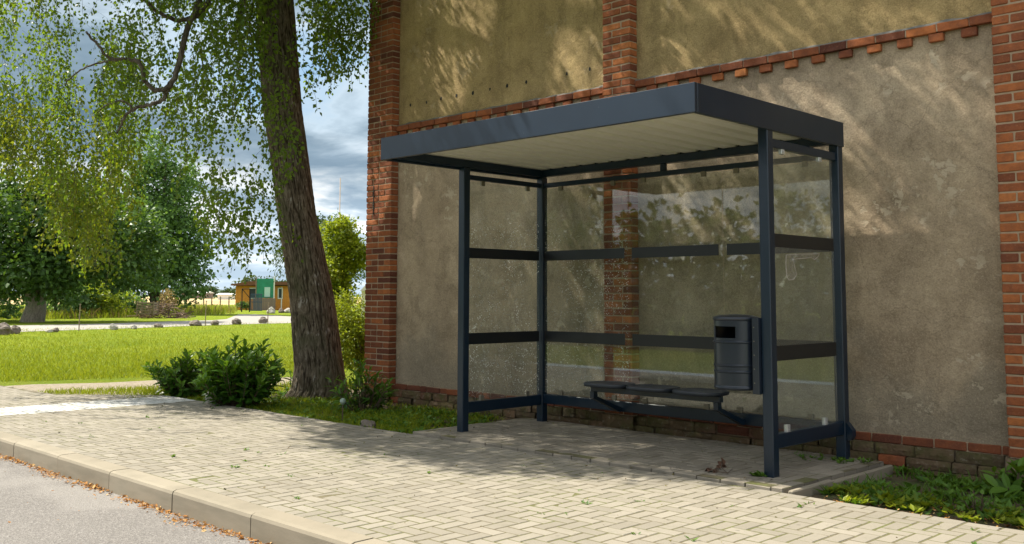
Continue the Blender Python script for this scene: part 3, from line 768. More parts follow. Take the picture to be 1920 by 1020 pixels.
# ------------------------------------------------------------------ bench
bn = thing('bench', 'three-seat dark bench on two angled brackets inside the bus shelter', 'bench', (-5.27, 7.1, .28))
BY = 7.085
part('seat_beam', [(-5.955, -4.56, BY - .03, BY + .03, .425, .475)], P, .004, bn)
def seat(cx):
    mb = MB(); n = 40; rx_, ry_ = .243, .185; rings = [(1.0, .493, 0), (1.0, .503, 0), (.985, .512, 0), (.93, .5135, 0), (.80, .507, 0), (.4, .501, 0), (.02, .5, 0)]
    vs = []; fs = []
    for s_, z, _ in [(0.02, .478, 0), (.9, .478, 0), (.985, .483, 0)] + rings:
        for k_ in range(n):
            t = 2 * pi * k_ / n; e = .58
            X = math.copysign(abs(math.cos(t)) ** e, math.cos(t)); Y = math.copysign(abs(math.sin(t)) ** .75, math.sin(t))
            X *= 1 - .10 * (Y + 1) / 2
            vs.append((cx + rx_ * s_ * X, BY + .01 + ry_ * s_ * Y, z))
    R_ = len(rings) + 3
    for i in range(R_ - 1):
        for k_ in range(n): fs.append((i * n + k_, i * n + (k_ + 1) % n, (i + 1) * n + (k_ + 1) % n, (i + 1) * n + k_))
    fs.append(tuple(range(n))[::-1]); fs.append(tuple((R_ - 1) * n + k_ for k_ in range(n)))
    mb.add(vs, fs, 0, .5); mb.build('seat', [M['seat']], bn, smooth=False)
for cx in (-5.755, -5.26, -4.765): seat(cx)
for bx in (-5.94, -4.60):
    mb = MB(); hw = .022
    prof = [(BY - .028, .424), (BY + .028, .424), (BY + .028, .375), (GY - .02, .245), (GY - .02, .215), (GY - .045, .205), (BY - .028, .362)]
    vs = [(bx - hw, y, z) for y, z in prof] + [(bx + hw, y, z) for y, z in prof]; n = len(prof)
    mb.add(vs, [tuple(range(n)), tuple(range(n, 2 * n))[::-1]] + [(i, n + i, n + (i + 1) % n, (i + 1) % n) for i in range(n)], 0, .5)
    mb.build('bracket', [P], bn)

# ------------------------------------------------------------------ litter bin on the right front post
bcx, bcy, br = -3.985, 6.40, .165
bi = thing('litter_bin', 'dark blue cylindrical litter bin hung on the right front post of the shelter', 'litter bin', (bcx, bcy, .62))
mb = MB(); nseg = 48
prof = [(.0, .622), (br - .012, .622), (br - .003, .627), (br + .003, .637), (br + .001, .650), (br - .002, .655),
        (br - .002, .745), (br + .004, .752), (br + .004, .758), (br - .002, .765), (br - .002, .790), (br + .004, .797), (br + .004, .803), (br - .002, .81),
        (br - .002, .96), (br + .004, .967), (br + .004, .974), (br - .002, .981), (br - .002, 1.000)]
mb.lathe(prof, bcx, bcy, nseg)
# wall with two openings, front and back
def ang(i): return 2 * pi * i / nseg
z0, z1 = 1.000, 1.085
op = lambda i: (-2.2 < (ang(i + .5) - 2 * pi if ang(i + .5) > pi else ang(i + .5)) < -1.02) or (.95 < ang(i + .5) < 2.1)
vs = []; fs = []
for r in (br - .002, br - .008):
    for z in (z0, z1):
        for i in range(nseg): vs.append((bcx + r * math.cos(ang(i)), bcy + r * math.sin(ang(i)), z))
for i in range(nseg):
    j = (i + 1) % nseg
    if op(i): continue
    fs.append((i, j, nseg + j, nseg + i)); fs.append((2 * nseg + i, 3 * nseg + i, 3 * nseg + j, 2 * nseg + j))
    if op((i + 1) % nseg): fs.append((j, 2 * nseg + j, 3 * nseg + j, nseg + j))
    if op((i - 1) % nseg): fs.append((i, nseg + i, 3 * nseg + i, 2 * nseg + i))
mb.add(vs, fs, 0, .5)
mb.lathe([(br - .008, 1.000), (br - .008, .64)], bcx, bcy, nseg)
mb.lathe([(br - .002, 1.000), (br - .008, 1.000)], bcx, bcy, nseg); mb.lathe([(br - .002, 1.085), (br - .008, 1.085)], bcx, bcy, nseg)
mb.build('bin_body', [M['paint_bin']], bi, smooth=True)
mb = MB(); mb.lathe([(br - .002, 1.085), (br - .002, 1.125), (br + .004, 1.131), (br + .006, 1.142), (br + .002, 1.152), (br - .02, 1.158), (br - .05, 1.166), (.0, 1.174)], bcx, bcy, nseg)
mb.build('lid', [M['paint_bin']], bi, smooth=True)
mb = MB(); mb.cbox(bcx + br + .012, PXR - .002, bcy - .075, bcy + .075, .60, 1.15, .003)
mb.cbox(bcx + br - .012, bcx + br + .0115, bcy - .03, bcy + .03, .66, .70, .003); mb.cbox(bcx + br - .012, bcx + br + .0115, bcy - .03, bcy + .03, 1.04, 1.08, .003)
mb.build('mounting_plate', [M['paint_bin']], bi)
for z in (.68, .78, .88, .98, 1.08):
    mb = MB(); mb.tube([(bcx + br + .03, bcy - .078, z), (bcx + br + .03, bcy - .0745, z)], .0045, 8); mb.build('rivet', [M['clampd']], bi)

# ================================================================== FOLIAGE
def unit(a): return a / (np.linalg.norm(a, axis=-1, keepdims=True) + 1e-9)
def leaf_quads(base, axis, nrm, ln, wd, fold=.0):
    """rhombic leaf quads; all arguments N x 3 / N"""
    axis = unit(axis); side = unit(np.cross(axis, nrm)); nn = np.cross(side, axis)
    ln = ln[:, None]; wd = wd[:, None]
    a = base; b = base + axis * ln * .42 + side * wd * .5 + nn * wd * fold
    c = base + axis * ln; d = base + axis * ln * .42 - side * wd * .5 + nn * wd * fold
    v = np.stack([a, b, c, d], 1).reshape(-1, 3)
    f = np.arange(len(v)).reshape(-1, 4)
    return v, f
def quads_obj(name, v, f, mat, tint, parent=None, kind=None):
    return link_mesh(name, v.tolist(), f.tolist(), mat, parent, False, None, tint, kind)
def rnd_dir(n): return unit(rng.normal(size=(n, 3)))

# ------------------------------------------------------------------ the birch
BD = 13.0
birch = thing('birch_tree', 'big weeping birch with leaning furrowed trunk at the corner of the barn', 'tree', G(597, 742))
tk = [(757, 528, 664), (745, 534, 657), (728, 548, 652), (690, 553, 645), (620, 549, 636), (560, 545, 627), (480, 533, 610), (400, 521, 592), (300, 508, 578), (200, 493, 564), (100, 487, 557), (0, 481, 550), (-150, 472, 532), (-300, 466, 517), (-600, 452, 492), (-900, 444, 472), (-1150, 440, 452)]
tvs = [q[0] for q in tk]
def trunk_mesh():
    n = 180; rows = 520; vs = []; fs = []; fu = []
    vv = np.concatenate([np.linspace(757, -60, 430), np.linspace(-70, -1150, 90)]); rows = len(vv)
    for j, v in enumerate(vv):
        uL = np.interp(-v, [-a for a in tvs], [q[1] for q in tk]); uR = np.interp(-v, [-a for a in tvs], [q[2] for q in tk])
        c = PD((uL + uR) / 2, v, BD); r = (uR - uL) / 2 * BD / FOC
        for i in range(n):
            t = 2 * pi * i / n
            lx, ly = math.cos(t), math.sin(t); h = c[2]
            wx = .25 * mnoise.noise(Vector((lx * 3, ly * 3, h * 2.2)))
            n1 = mnoise.noise(Vector((lx * 8.2 + wx, ly * 8.2 + wx, h * 2.1))); n2 = mnoise.noise(Vector((lx * 14 + 7, ly * 14 + wx, h * 4.4 + 3))); n3 = mnoise.noise(Vector((lx * 7, ly * 7 + 9, h * 9)))
            f_ = min(1., min(abs(n1) * 4.2, .25 + abs(n2) * 3.6)) - .28 * max(0, .25 - abs(n3)) * 4 * .5
            f_ = max(0., f_); fu.append(f_)
            big_ = mnoise.noise(Vector((lx * 1.4, ly * 1.4, h * .5)))
            fl = max(0, 1 - (h + .1) / .40) ** 1.5 * .12 * max(0, mnoise.noise(Vector((lx * 2.2, ly * 2.2, 7.))) + .25)
            rr = r * (.972 + .042 * f_ + fl + .05 * big_ + .02 * mnoise.noise(Vector((lx * 20, ly * 20, h * 9))))
            vs.append(c + rr * (lx * np.array([Rv[0], Rv[1], 0]) + ly * np.array([-Rv[1], Rv[0], 0])))
        if j:
            for i in range(n): fs.append(((j - 1) * n + i, (j - 1) * n + (i + 1) % n, j * n + (i + 1) % n, j * n + i))
    return vs, fs, fu
vs, fs, fu = trunk_mesh()
o = link_mesh('trunk', [tuple(p) for p in vs], fs, M['bark_furrow'], birch, smooth=True)
a_ = o.data.attributes.new('furrow', 'FLOAT', 'POINT'); a_.data.foreach_set('value', np.asarray(fu, dtype=np.float32))
def trunk_at(z):
    # trunk centre at height z
    for v in np.linspace(757, -1150, 400):
        c = PD(float(np.interp(-v, [-a for a in tvs], [(q[1] + q[2]) / 2 for q in tk])), v, BD)
        if c[2] >= z: return c
    return c
limbs = MB(); limb_pts = []
def limb(pts, r0, r1, n=7):
    P_ = [np.asarray(p, float) for p in pts]; out = []
    for i in range(len(P_) - 1):
        a = P_[max(i - 1, 0)]; b = P_[i]; c = P_[i + 1]; d = P_[min(i + 2, len(P_) - 1)]
        for s in np.linspace(0, 1, 6, endpoint=False):
            out.append(.5 * ((2 * b) + (-a + c) * s + (2 * a - 5 * b + 4 * c - d) * s * s + (-a + 3 * b - 3 * c + d) * s ** 3))
    out.append(P_[-1]); out = [o + np.array([random.uniform(-.012, .012) for _ in range(3)]) for o in out]
    limbs.tube(out, list(np.linspace(r0, r1, len(out))), n, 0, .5); limb_pts.extend(out[len(out) // 3:]); return out
vis = [  # limbs seen in the lower crown (column, row, distance), thick radius, thin radius
    ([(505, -160, 13.0), (440, -75, 12.6), (398, -10, 12.3), (372, 26, 12.2), (335, 38, 12.1), (295, 22, 12.0), (262, -6, 11.9), (215, -20, 11.8)], .042, .018),
    ([(500, -60, 13.0), (470, -20, 12.7), (447, 30, 12.5), (450, 80, 12.4), (446, 130, 12.35)], .04, .012),
    ([(480, -220, 13.), (400, -60, 12.2), (352, 60, 11.8), (326, 146, 11.6), (312, 166, 11.55), (290, 169, 11.5), (272, 150, 11.45), (262, 120, 11.4), (232, 110, 11.3), (205, 108, 11.2), (180, 80, 11.1), (160, 60, 11.)], .040, .012),
    ([(322, 155, 11.6), (305, 185, 11.6), (282, 196, 11.65), (252, 204, 11.7), (232, 222, 11.75), (220, 250, 11.8)], .03, .014),
    ([(250, 205, 11.7), (228, 190, 11.7), (205, 195, 11.7), (180, 212, 11.7)], .014, .006),
    ([(262, 112, 11.4), (230, 112, 11.5), (190, 118, 11.6), (150, 132, 11.7), (120, 160, 11.8)], .016, .008),
    ([(505, -20, 13.), (478, 0, 12.8), (470, 40, 12.7), (476, 90, 12.7)], .025, .008),
]
for pts, r0, r1 in vis: limb([PD(*q) for q in pts], r0, r1)
# upper limbs
for i in range(26):
    z = random.uniform(4.6, 14.5); c = trunk_at(z); a = random.uniform(0, 2 * pi)
    L = random.uniform(2.2, 4.8) * (1 - .55 * max(0, (z - 7) / 9))
    d = np.array([math.cos(a), math.sin(a), 0])
    if c[1] + d[1] * L > 7.4 and c[0] + d[0] * L > -11.2: d[1] = -abs(d[1]) * .8
    pts = [c, c + d * L * .35 + np.array([0, 0, .8]), c + d * L * .75 + np.array([0, 0, .9]), c + d * L + np.array([0, 0, .2]), c + d * L * 1.12 + np.array([0, 0, -.6])]
    ok = True
    for q in pts[1:]:
        u, v = pix(q)
        if v > -25 or q[1] + .304 * q[2] < 6.0: ok = False
    if ok: limb(pts, .06, .015, 6)
limbs.build('limbs', [M['bark2']], birch, smooth=True)
# hanging sprays seen in the photograph's lower crown
env_u = [-220, -60, 0, 25, 60, 100, 120, 150, 185, 205, 225, 240, 262, 300, 320, 340, 370, 395, 420, 440, 465, 490, 510, 540, 560, 580, 600, 640, 660, 680, 694, 704]
env_v = [340, 340, 325, 335, 345, 380, 450, 500, 530, 490, 390, 310, 225, 215, 265, 335, 400, 470, 440, 500, 525, 490, 440, 330, 170, 140, 155, 178, 165, 130, 110, 40]
def vbot(u): return float(np.interp(u, env_u, env_v))
strands = []
def add_strand(p0, L, yellow=0., size=.05):
    strands.append((p0, L, yellow, size))
made = 0
while made < 205:
    u = rng.uniform(-220, 700)
    dens = np.interp(u, [-200, 0, 60, 110, 220, 300, 340, 480, 500, 555, 570, 650, 690, 702], [.55, .6, .65, 1., .95, .7, 1., .95, .16, .10, .42, .46, .36, .1])
    if rng.random() > dens: continue
    dep = 12.7 + rng.normal() * 1.2
    if u < 230: dep = 13.5 + rng.normal() * .9
    if u > 470 and u < 600: dep = min(dep, 12.2)
    if u > 600: dep = 12.4 + abs(rng.normal()) * .5
    dep = max(10., min(15.6, dep))
    mid_ = 290 < u < 505; low = rng.random() < (.12 if mid_ else .30); frac = rng.random() ** 1.1
    made += 1
    for s_ in range(int(rng.integers(5, 11))):
        uu = u + rng.normal() * 17; vb = vbot(uu) + rng.normal() * 7; dd = dep + rng.normal() * .22
        if uu > 698: continue
        if uu > 480 and uu < 560: dd = min(dd, 12.4)
        L = rng.uniform(.35, 1.15)
        if low: bot = vb - abs(rng.normal()) * 26
        else:
            vq = min(vb, 275.) if mid_ else vb
            bot = vq - frac * (vq + 130) + rng.normal() * 22
        bot = min(bot, vb)
        yel = 1. if (bot > 285 and uu < 235 and rng.random() < .6) else (.3 if rng.random() < .12 else 0.)  # low left ends get the leaf colour with painted backlight
        q_ = PD(uu, bot - .5 * L * FOC / dd, dd); gy = q_[1] + .277 * q_[2]; gx = q_[0] + .761 * q_[2]
        if gy < (5.2 if gx < -10. else 6.0) and rng.random() < (.72 if uu < 230 else .85): continue
        add_strand(PD(uu, bot - L * FOC / dd, dd), L, yel, .056)
# upper crown (above the picture) filling the tree and shaped, unseen, to shade wall and pavement
upper = []
made = 0
CC = np.array([-10.1, 5.0, 8.9]); CR = np.array([5.6, 4.8, 6.6])
SH = np.array([.927, .375, -1.235])           # the sun's ray per horizontal metre
gaps_px = [[(835, 75), (880, 62), (925, 82), (962, 140), (955, 168), (915, 200), (888, 192), (858, 135)], [(782, 85), (800, 85), (822, 135), (806, 138)], [(778, 160), (792, 158), (822, 212), (798, 216)],
    [(1035, 138), (1090, 128), (1098, 165), (1045, 172)], [(1098, 75), (1135, 60), (1143, 125), (1112, 132)], [(1245, 70), (1290, 40), (1318, 120), (1262, 135)], [(1400, 20), (1440, 10), (1450, 70), (1415, 80)],
    [(1590, -20), (1655, -20), (1668, 50), (1620, 55)], [(1765, -30), (1815, -30), (1822, 35), (1785, 40)], [(1770, 110), (1850, 60), (1872, 190), (1880, 320), (1855, 310), (1805, 215)],
    [(1590, 395), (1618, 390), (1660, 500), (1630, 520), (1595, 450)], [(1715, 590), (1750, 590), (1822, 705), (1790, 715)], [(1660, 540), (1690, 545), (1720, 610), (1690, 610)], [(778, 310), (798, 310), (808, 440), (790, 440)], [(812, 440), (832, 440), (852, 545), (832, 550)],
    [(820, 600), (838, 600), (856, 710), (836, 715)], [(1300, 365), (1330, 360), (1350, 440), (1318, 445)], [(905, 390), (930, 390), (960, 520), (935, 520)], [(1865, -40), (1930, -40), (1930, 130), (1875, 130)], [(1480, 440), (1520, 430), (1560, 560), (1520, 570)], [(1010, 20), (1030, 10), (1045, 70), (1025, 75)], [(708, 330), (758, 330), (758, 420), (708, 420)], [(1500, 150), (1530, 150), (1560, 230), (1530, 235)]]
gaps = []  # openings left in the unseen crown to throw these lit patches on the wall
for gp in gaps_px:
    q_ = np.array([G(u, v, 7.8, 1)[[0, 2]] for u, v in gp]); c_ = q_.mean(0); gaps.append(c_ + (q_ - c_) * 1.42 + np.sign(q_ - c_) * .09)
def in_poly(x, y, P_):
    c = False; j = len(P_) - 1
    for i in range(len(P_)):
        if (P_[i, 1] > y) != (P_[j, 1] > y) and x < (P_[j, 0] - P_[i, 0]) * (y - P_[i, 1]) / (P_[j, 1] - P_[i, 1]) + P_[i, 0]: c = not c
        j = i
    return c
def ymin(x): return float(np.interp(x, [-12, -9.2, -8.2, -7.4, -5.2, -4.7, -3.7, -3.2], [6.1, 6.1, 5.25, 5.0, 5.0, 5.7, 6.1, 6.6]))
tries = 0
while made < 6200 and tries < 600000:
    tries += 1
    d = rnd_dir(1)[0]; r = rng.uniform(.2, 1.) ** .45
    p = CC + d * CR * r
    if p[1] > 7.25 and p[0] > -11.0: continue
    if p[2] < 4.4 or p[2] > 15.2: continue
    L = rng.uniform(.3, .8)
    u2, v2 = pix(p - np.array([0, 0, L]))
    if v2 > -20: continue
    bad = False; hit = False
    for s_ in (0., .5, 1.):
        q = p - np.array([0, 0, L * s_]); t_ = (7.83 - q[1]) / SH[1]; h_ = q + SH * t_
        if h_[2] > 6.5: continue
        if h_[2] < -.05:
            gx, gy = q[0] + SH[0] * q[2] / 1.235, q[1] + SH[1] * q[2] / 1.235
            if gy < ymin(gx): bad = True; break
            hit = True; continue
        hit = True
        for gp in gaps:
            if in_poly(h_[0], h_[2], gp): bad = True; break
        if bad: break
    if bad or (not hit and rng.random() < .5): continue
    add_strand(p, L, 0., .09); made += 1
def strand_leaves(st):
    V = []; F = []; T = []; n0 = 0; TV = []; TF = []; tn = 0; VY = []; TY = []; ny = 0
    for (p0, L, yel, size) in st:
        n = max(5, int(L / (.021 if size < .06 else .042)))
        t = np.linspace(0.02, 1, n) + rng.normal(size=n) * .01
        ph = rng.uniform(0, 6.28, 4); am = rng.uniform(.02, .10); lean = rng.normal(size=2) * .16
        start = rng.normal(size=2) * .16
        def path(t):
            x = start[0] * (1 - np.exp(-3 * t)) + lean[0] * L * t * (1 - .4 * t) + am * np.sin(ph[0] + 4 * t)
            y = start[1] * (1 - np.exp(-3 * t)) + lean[1] * L * t * (1 - .4 * t) + am * np.sin(ph[1] + 4 * t)
            z = -L * (t ** 1.12)
            return np.stack([x, y, z], 1)
        P_ = p0 + path(t)
        spread = .05 if size < .06 else .10
        off = rng.normal(size=(n, 3)) * np.array([spread, spread, spread * .5]) * (1.05 - .55 * t[:, None])
        P_ = P_ + off
        ax = rng.normal(size=(n, 3)) * .55 + np.array([0, 0, -.75]) + off * 4
        nr = rng.normal(size=(n, 3))
        ln = size * rng.uniform(.7, 1.25, n); wd = ln * rng.uniform(.62, .85, n)
        v, f = leaf_quads(P_, ax, nr, ln, wd, .12)
        tint = np.clip(rng.normal(.45, .24, n) + rng.normal() * .08, 0, 1)
        if yel > rng.random(): VY.append(v); TY.append(tint)
        else: V.append(v); T.append(tint)
        tt = np.linspace(0, 1, 7); c = p0 + path(tt); wv = np.array([Rv[0], Rv[1], 0]) * .0018
        tv = np.concatenate([c - wv, c + wv]); TV.append(tv)
        for i in range(6): TF.append((tn + i, tn + i + 1, tn + 7 + i + 1, tn + 7 + i))
        tn += 14
    return V, T, VY, TY, TV, TF
V, T, VY, TY, TV, TF = strand_leaves(strands)
def cat_quads(V): v = np.concatenate(V); return v, np.arange(len(v)).reshape(-1, 4)
v, f = cat_quads(V); crown = quads_obj('crown', v, f, M['birch_leaf'], np.concatenate(T), birch)
v, f = cat_quads(VY); quads_obj('backlit_leaves', v, f, M['birch_yellow'], np.concatenate(TY), birch)
link_mesh('hanging_twigs', np.concatenate(TV).tolist(), TF, M['twig'], birch)

# ------------------------------------------------------------------ other trees
def make_tree(name, label, base, height, trunk_r, lobes, leafmat, nclump, per, leaf, clump_r, group=None, bark='bark2', trunk_h=None, droop=0., cat='tree', aspect=.8, fill=.5):
    """lobes: (dx along the view's right, dy away from the viewer, height of centre, rx, ry, rz)"""
    base = np.asarray(base, float)
    r2 = np.array([Rv[0], Rv[1], 0]); f2 = np.array([-Rv[1], Rv[0], 0])
    t = thing(name, label, cat, base, group)
    mb = MB(); th_ = trunk_h or height * .8
    pts = [base + np.array([0, 0, -.2])] + [base + r2 * random.uniform(-.04, .04) * th_ + f2 * random.uniform(-.04, .04) * th_ + np.array([0, 0, th_ * s]) for s in (.12, .3, .55, .8, 1.)]
    mb.tube(pts, [trunk_r * 1.25, trunk_r, trunk_r * .85, trunk_r * .65, trunk_r * .4, trunk_r * .12], 10, 0, .5)
    vol = np.array([l[3] * l[4] * l[5] for l in lobes]) ** .67; vol /= vol.sum()
    V = []; T = []
    for li, (dx, dy, hc, rx, ry, rz) in enumerate(lobes):
        c = base + r2 * dx + f2 * dy + np.array([0, 0, hc])
        st = pts[2] if hc < height * .5 else pts[3]
        mb.tube([st, (st + c) / 2 + np.array([0, 0, .15 * height * .3]), c], [trunk_r * .45, trunk_r * .25, trunk_r * .08], 6, 0, .5)
        nc = int(nclump * vol[li])
        for _ in range(nc):
            d = rnd_dir(1)[0]
            rr = (rng.uniform(.72, 1.08) if rng.random() < .72 else rng.uniform(.2, .8))
            rr *= 1 + .22 * mnoise.noise(Vector(tuple(d * 2.2 + base[:3] * .1)))
            cc_ = c + (r2 * d[0] * rx + f2 * d[1] * ry + np.array([0, 0, d[2] * rz])) * rr
            if cc_[2] < .15: continue
            n = int(per * rng.uniform(.5, 1.5)); cr = clump_r * rng.uniform(.6, 1.3)
            o = rng.normal(size=(n, 3)) * cr * np.array([.6, .6, .42]); o[:, 2] -= droop * (o[:, 0] ** 2 + o[:, 1] ** 2) / cr
            ax = unit(o + d * cr * .5) + rng.normal(size=(n, 3)) * .5 + np.array([0, 0, -.25 - droop])
            nr = rng.normal(size=(n, 3)) + np.array([0, 0, 1.1])
            ln = leaf * rng.uniform(.7, 1.35, n)
            v, f = leaf_quads(cc_ + o, ax, nr, ln, ln * aspect, .1)
            V.append(v); T.append(np.clip(rng.normal(.45, .2) + rng.normal(size=n) * .16, 0, 1))
    mb.build('trunk', [M[bark]], t, smooth=True)
    v, f = cat_quads(V); v[:, 2] = np.maximum(v[:, 2], .0)
    quads_obj('crown', v, f, leafmat, np.concatenate(T), t)
    return t
S = lambda d: d / FOC                        # metres per picture column at distance d
# big dark maple on the left, 57 m away
d = 58.; b = G(60, 601)
make_tree('maple_tree', 'large dark green maple with pale trunk left of the lane', b, 12, .48,
    [(-1.2, 0, 5.2, 3.6, 3.6, 2.3), (2.3, .5, 4.6, 3.1, 3.2, 2.4), (-3.4, .5, 3.6, 2.6, 3., 2.2), (.6, -.8, 3.0, 2.4, 2.4, 1.5), (4.3, 1., 3.4, 1.9, 2.2, 2.0), (0, 1, 6.6, 2.2, 2.4, 1.2), (-.5, -1.2, 2.4, 2.4, 1.6, 1.1), (1.6, -1.2, 2.2, 1.6, 1.4, .95)], M['dark_leaf'], 560, 42, .25, .7, trunk_h=6.2, bark='bark_pale')
# darker tree behind it
make_tree('broadleaf_tree', 'dark broadleaf tree standing behind the maple', dist_pt(215, 78), 10, .35,
    [(0, 0, 5.6, 1.9, 2.2, 3.2), (-2.6, 0, 4.6, 2.4, 2.4, 2.6), (-.5, 0, 3., 2.0, 2., 2.)], M['dark_leaf'], 180, 40, .32, .8)
# the lighter tall tree
make_tree('poplar_tree', 'tall light green tree standing right of the maple beyond the lane', dist_pt(300, 76), 13, .35,
    [(-.7, 0, 10.3, 1.6, 1.7, 2.7), (1.5, .4, 8.6, 1.6, 1.7, 2.8), (-2.4, 0, 6.8, 2.0, 2.0, 3.0), (.3, -.4, 6.0, 2.6, 2.5, 3.2), (2.1, .2, 4.6, 1.6, 1.7, 2.3), (-1.8, 0, 3.2, 2.2, 2.2, 2.0), (1.3, -.3, 2.6, 2.2, 2.2, 1.8)], M['mid_leaf'], 640, 42, .24, .62, trunk_h=11)
# shrubs along the far side of the lane
for (u, dd, wid, hg, mt, lb) in (
    (-30, 60, 2.6, 2.4, 'mid_leaf', 'leafy green shrub at the left edge of the photo under the maple'),
    (112, 64, 1.6, 2.7, 'mid_leaf', 'light green shrub right beside the pale maple trunk'),
    (150, 66, 1.8, 1.9, 'mid_leaf', 'round green bush between the maple trunk and the nettles'),
    (196, 66, 1.9, 2.1, 'bright_leaf', 'sunlit yellowish bush by the lane below the hanging birch tip'),
    (238, 68, 1.6, 1.5, 'mid_leaf', 'low green bush left of the wooden crate'),
    (150, 86, 4.5, 2.9, 'far_leaf', 'wide pale green bush far behind the lane shrubs')):
    sz = wid
    make_tree('shrub', lb, dist_pt(u, dd), hg, .07, [(-.35 * sz, 0, hg * .45, .55 * sz, .5 * sz, hg * .42), (.4 * sz, .2, hg * .4, .5 * sz, .5 * sz, hg * .40), (0, -.1, hg * .68, .45 * sz, .4 * sz, hg * .34)], M[mt], 90, 30, .17, .32, 'shrubs along the lane', cat='shrub', trunk_h=hg * .5)
make_tree('dry_shrub', 'reddish brown dried shrub over the brush pile right of the crate', dist_pt(322, 64), 1.9, .05, [(0, 0, 1.05, .5, .5, .45), (-.3, 0, .75, .4, .4, .35)], M['drygrass'], 30, 24, .10, .2, cat='shrub', trunk_h=1.)
# right of the birch trunk
make_tree('pine_tree', 'dark conifer showing above the bright bush between trunk and barn', dist_pt(642, 70), 9, .2,
    [(0, 0, 5.8, .9, .9, .7), (0, 0, 4.9, 1.3, 1.2, .7), (0, 0, 4.0, 1.7, 1.6, .8), (0, 0, 3.0, 2.0, 2., .8), (0, 0, 6.6, .35, .35, .5)], M['dark_leaf'], 170, 34, .2, .38, bark='bark2', trunk_h=6.6, aspect=.35)
make_tree('aspen_tree', 'grey-green tree partly hidden right of the birch trunk', dist_pt(600, 82), 9, .2, [(0, 0, 6.2, 1.3, 1.3, 1.6), (-.9, 0, 4.6, 1.5, 1.5, 1.6), (.9, 0, 4.2, 1.4, 1.4, 1.6), (0, 0, 2.4, 1.8, 1.6, 1.6)], M['far_leaf'], 170, 34, .22, .5)
make_tree('willow_tree', 'pale drooping willow branch tree just left of the birch trunk', dist_pt(572, 44), 5.2, .14, [(0, 0, 4.1, .8, .8, .7), (-.75, 0, 3.5, .45, .45, .7), (-1.05, 0, 3.0, .3, .4, .6), (.5, 0, 3.0, .5, .5, .9)], M['far_leaf'], 90, 26, .14, .3, droop=.9, aspect=.3)
make_tree('elder_tree', 'bright yellow-green bushy tree between birch trunk and barn', dist_pt(644, 27), 4.4, .10,
    [(-.05, 0, 2.85, .45, .5, .5), (.22, .1, 2.5, .42, .5, .42), (-.2, 0, 2.0, .5, .55, .6), (-.15, 0, 1.4, .45, .5, .6), (-.25, 0, .9, .5, .6, .6)], M['bright_leaf'], 330, 40, .085, .17, trunk_h=2.6)
make_tree('privet_hedge', 'tall bright green hedge plant close behind the barn corner', G(672, 712), 2.6, .04,
    [(-.28, 0, .45, .38, .4, .5), (.12, .1, .5, .40, .4, .55), (-.22, .1, .95, .34, .35, .42), (.10, .1, .75, .3, .35, .3)], M['bright_leaf'], 420, 30, .050, .12, trunk_h=.9, cat='hedge', aspect=.42)

# ------------------------------------------------------------------ laurels and small plants
def big_leaf(mb, base, axis, nrm, L, Wd, tint, curl=.12):
    axis = unit(np.asarray(axis, float)); side = unit(np.cross(axis, nrm)); nn = np.cross(side, axis)
    st = [(0, 0), (.30, .82), (.62, 1.), (.86, .58), (1., 0)]; vs = []
    for t_, w_ in st:
        c = base + axis * L * t_ - nn * curl * L * t_ * t_
        if w_ == 0: vs.append(c)
        else: vs += [c - side * Wd * .5 * w_ + nn * Wd * .16 * w_, c, c + side * Wd * .5 * w_ + nn * Wd * .16 * w_]
    fs = [(0, 2, 1), (0, 3, 2), (1, 2, 5, 4), (2, 3, 6, 5), (4, 5, 8, 7), (5, 6, 9, 8), (7, 8, 10), (8, 9, 10)]
    mb.add(vs, fs, 0, tint)
def laurel(name, label, base, rad, height, nst, L, Wd, cat='bush', group=None, mat='laurel', lean=(0, 0), step=.028, upright=1.):
    base = np.asarray(base, float)
    t = thing(name, label, cat, base, group); mb = MB(); stm = MB()
    for i in range(nst):
        a = random.uniform(0, 2 * pi); r = math.sqrt(random.random())
        b0 = base + np.array([math.cos(a), math.sin(a), 0]) * rad * .30 * r
        out = np.array([math.cos(a), math.sin(a), 0])
        hh = height * random.uniform(.55, 1.05) * (1 - .38 * r * r)
        tip = base + out * rad * r * random.uniform(.75, 1.1) + np.array([lean[0], lean[1], hh])
        mid = (b0 + tip) / 2 + out * rad * .15 * r + np.array([0, 0, hh * .05])
        pts = [b0, mid, tip]
        curve = [(1 - s) ** 2 * b0 + 2 * s * (1 - s) * mid + s * s * tip for s in np.linspace(0, 1, 9)]
        stm.tube(curve, list(np.linspace(.007, .003, 9)), 5, 0, .5)
        ln_ = np.linalg.norm(tip - b0); s = .18; ph = random.uniform(0, 6.28)
        while s < 1.0:
            p = (1 - s) ** 2 * b0 + 2 * s * (1 - s) * mid + s * s * tip
            tg = unit(2 * (1 - s) * (mid - b0) + 2 * s * (tip - mid))
            ph += 2.4 + random.uniform(-.3, .3)
            x = unit(np.cross(tg, np.array([.3, .2, 1.]) if abs(tg[2]) < .9 else np.array([1., 0, 0]))); y = np.cross(tg, x)
            rad_ = x * math.cos(ph) + y * math.sin(ph)
            up = .35 + .75 * s * upright
            ax = rad_ + tg * up + np.array([0, 0, .12 - .35 * (1 - s)]) + rng.normal(size=3) * .15
            nr = tg * 1. - rad_ * up * .4 + np.array([0, 0, .6])
            sc_ = random.uniform(.7, 1.15) * (1. if s < .9 else .8)
            big_leaf(mb, p, ax, nr, L * sc_, Wd * sc_, min(1, max(0, .14 + .66 * s ** 2 + random.gauss(0, .14))), random.uniform(.0, .25))  # leaf tint lightens towards shoot tips, sunlit tops put into the colour
            s += step / ln_ * random.uniform(.8, 1.25)
    stm.build('stems', [M['twig']], t); mb.build('foliage', [M[mat]], t); return t
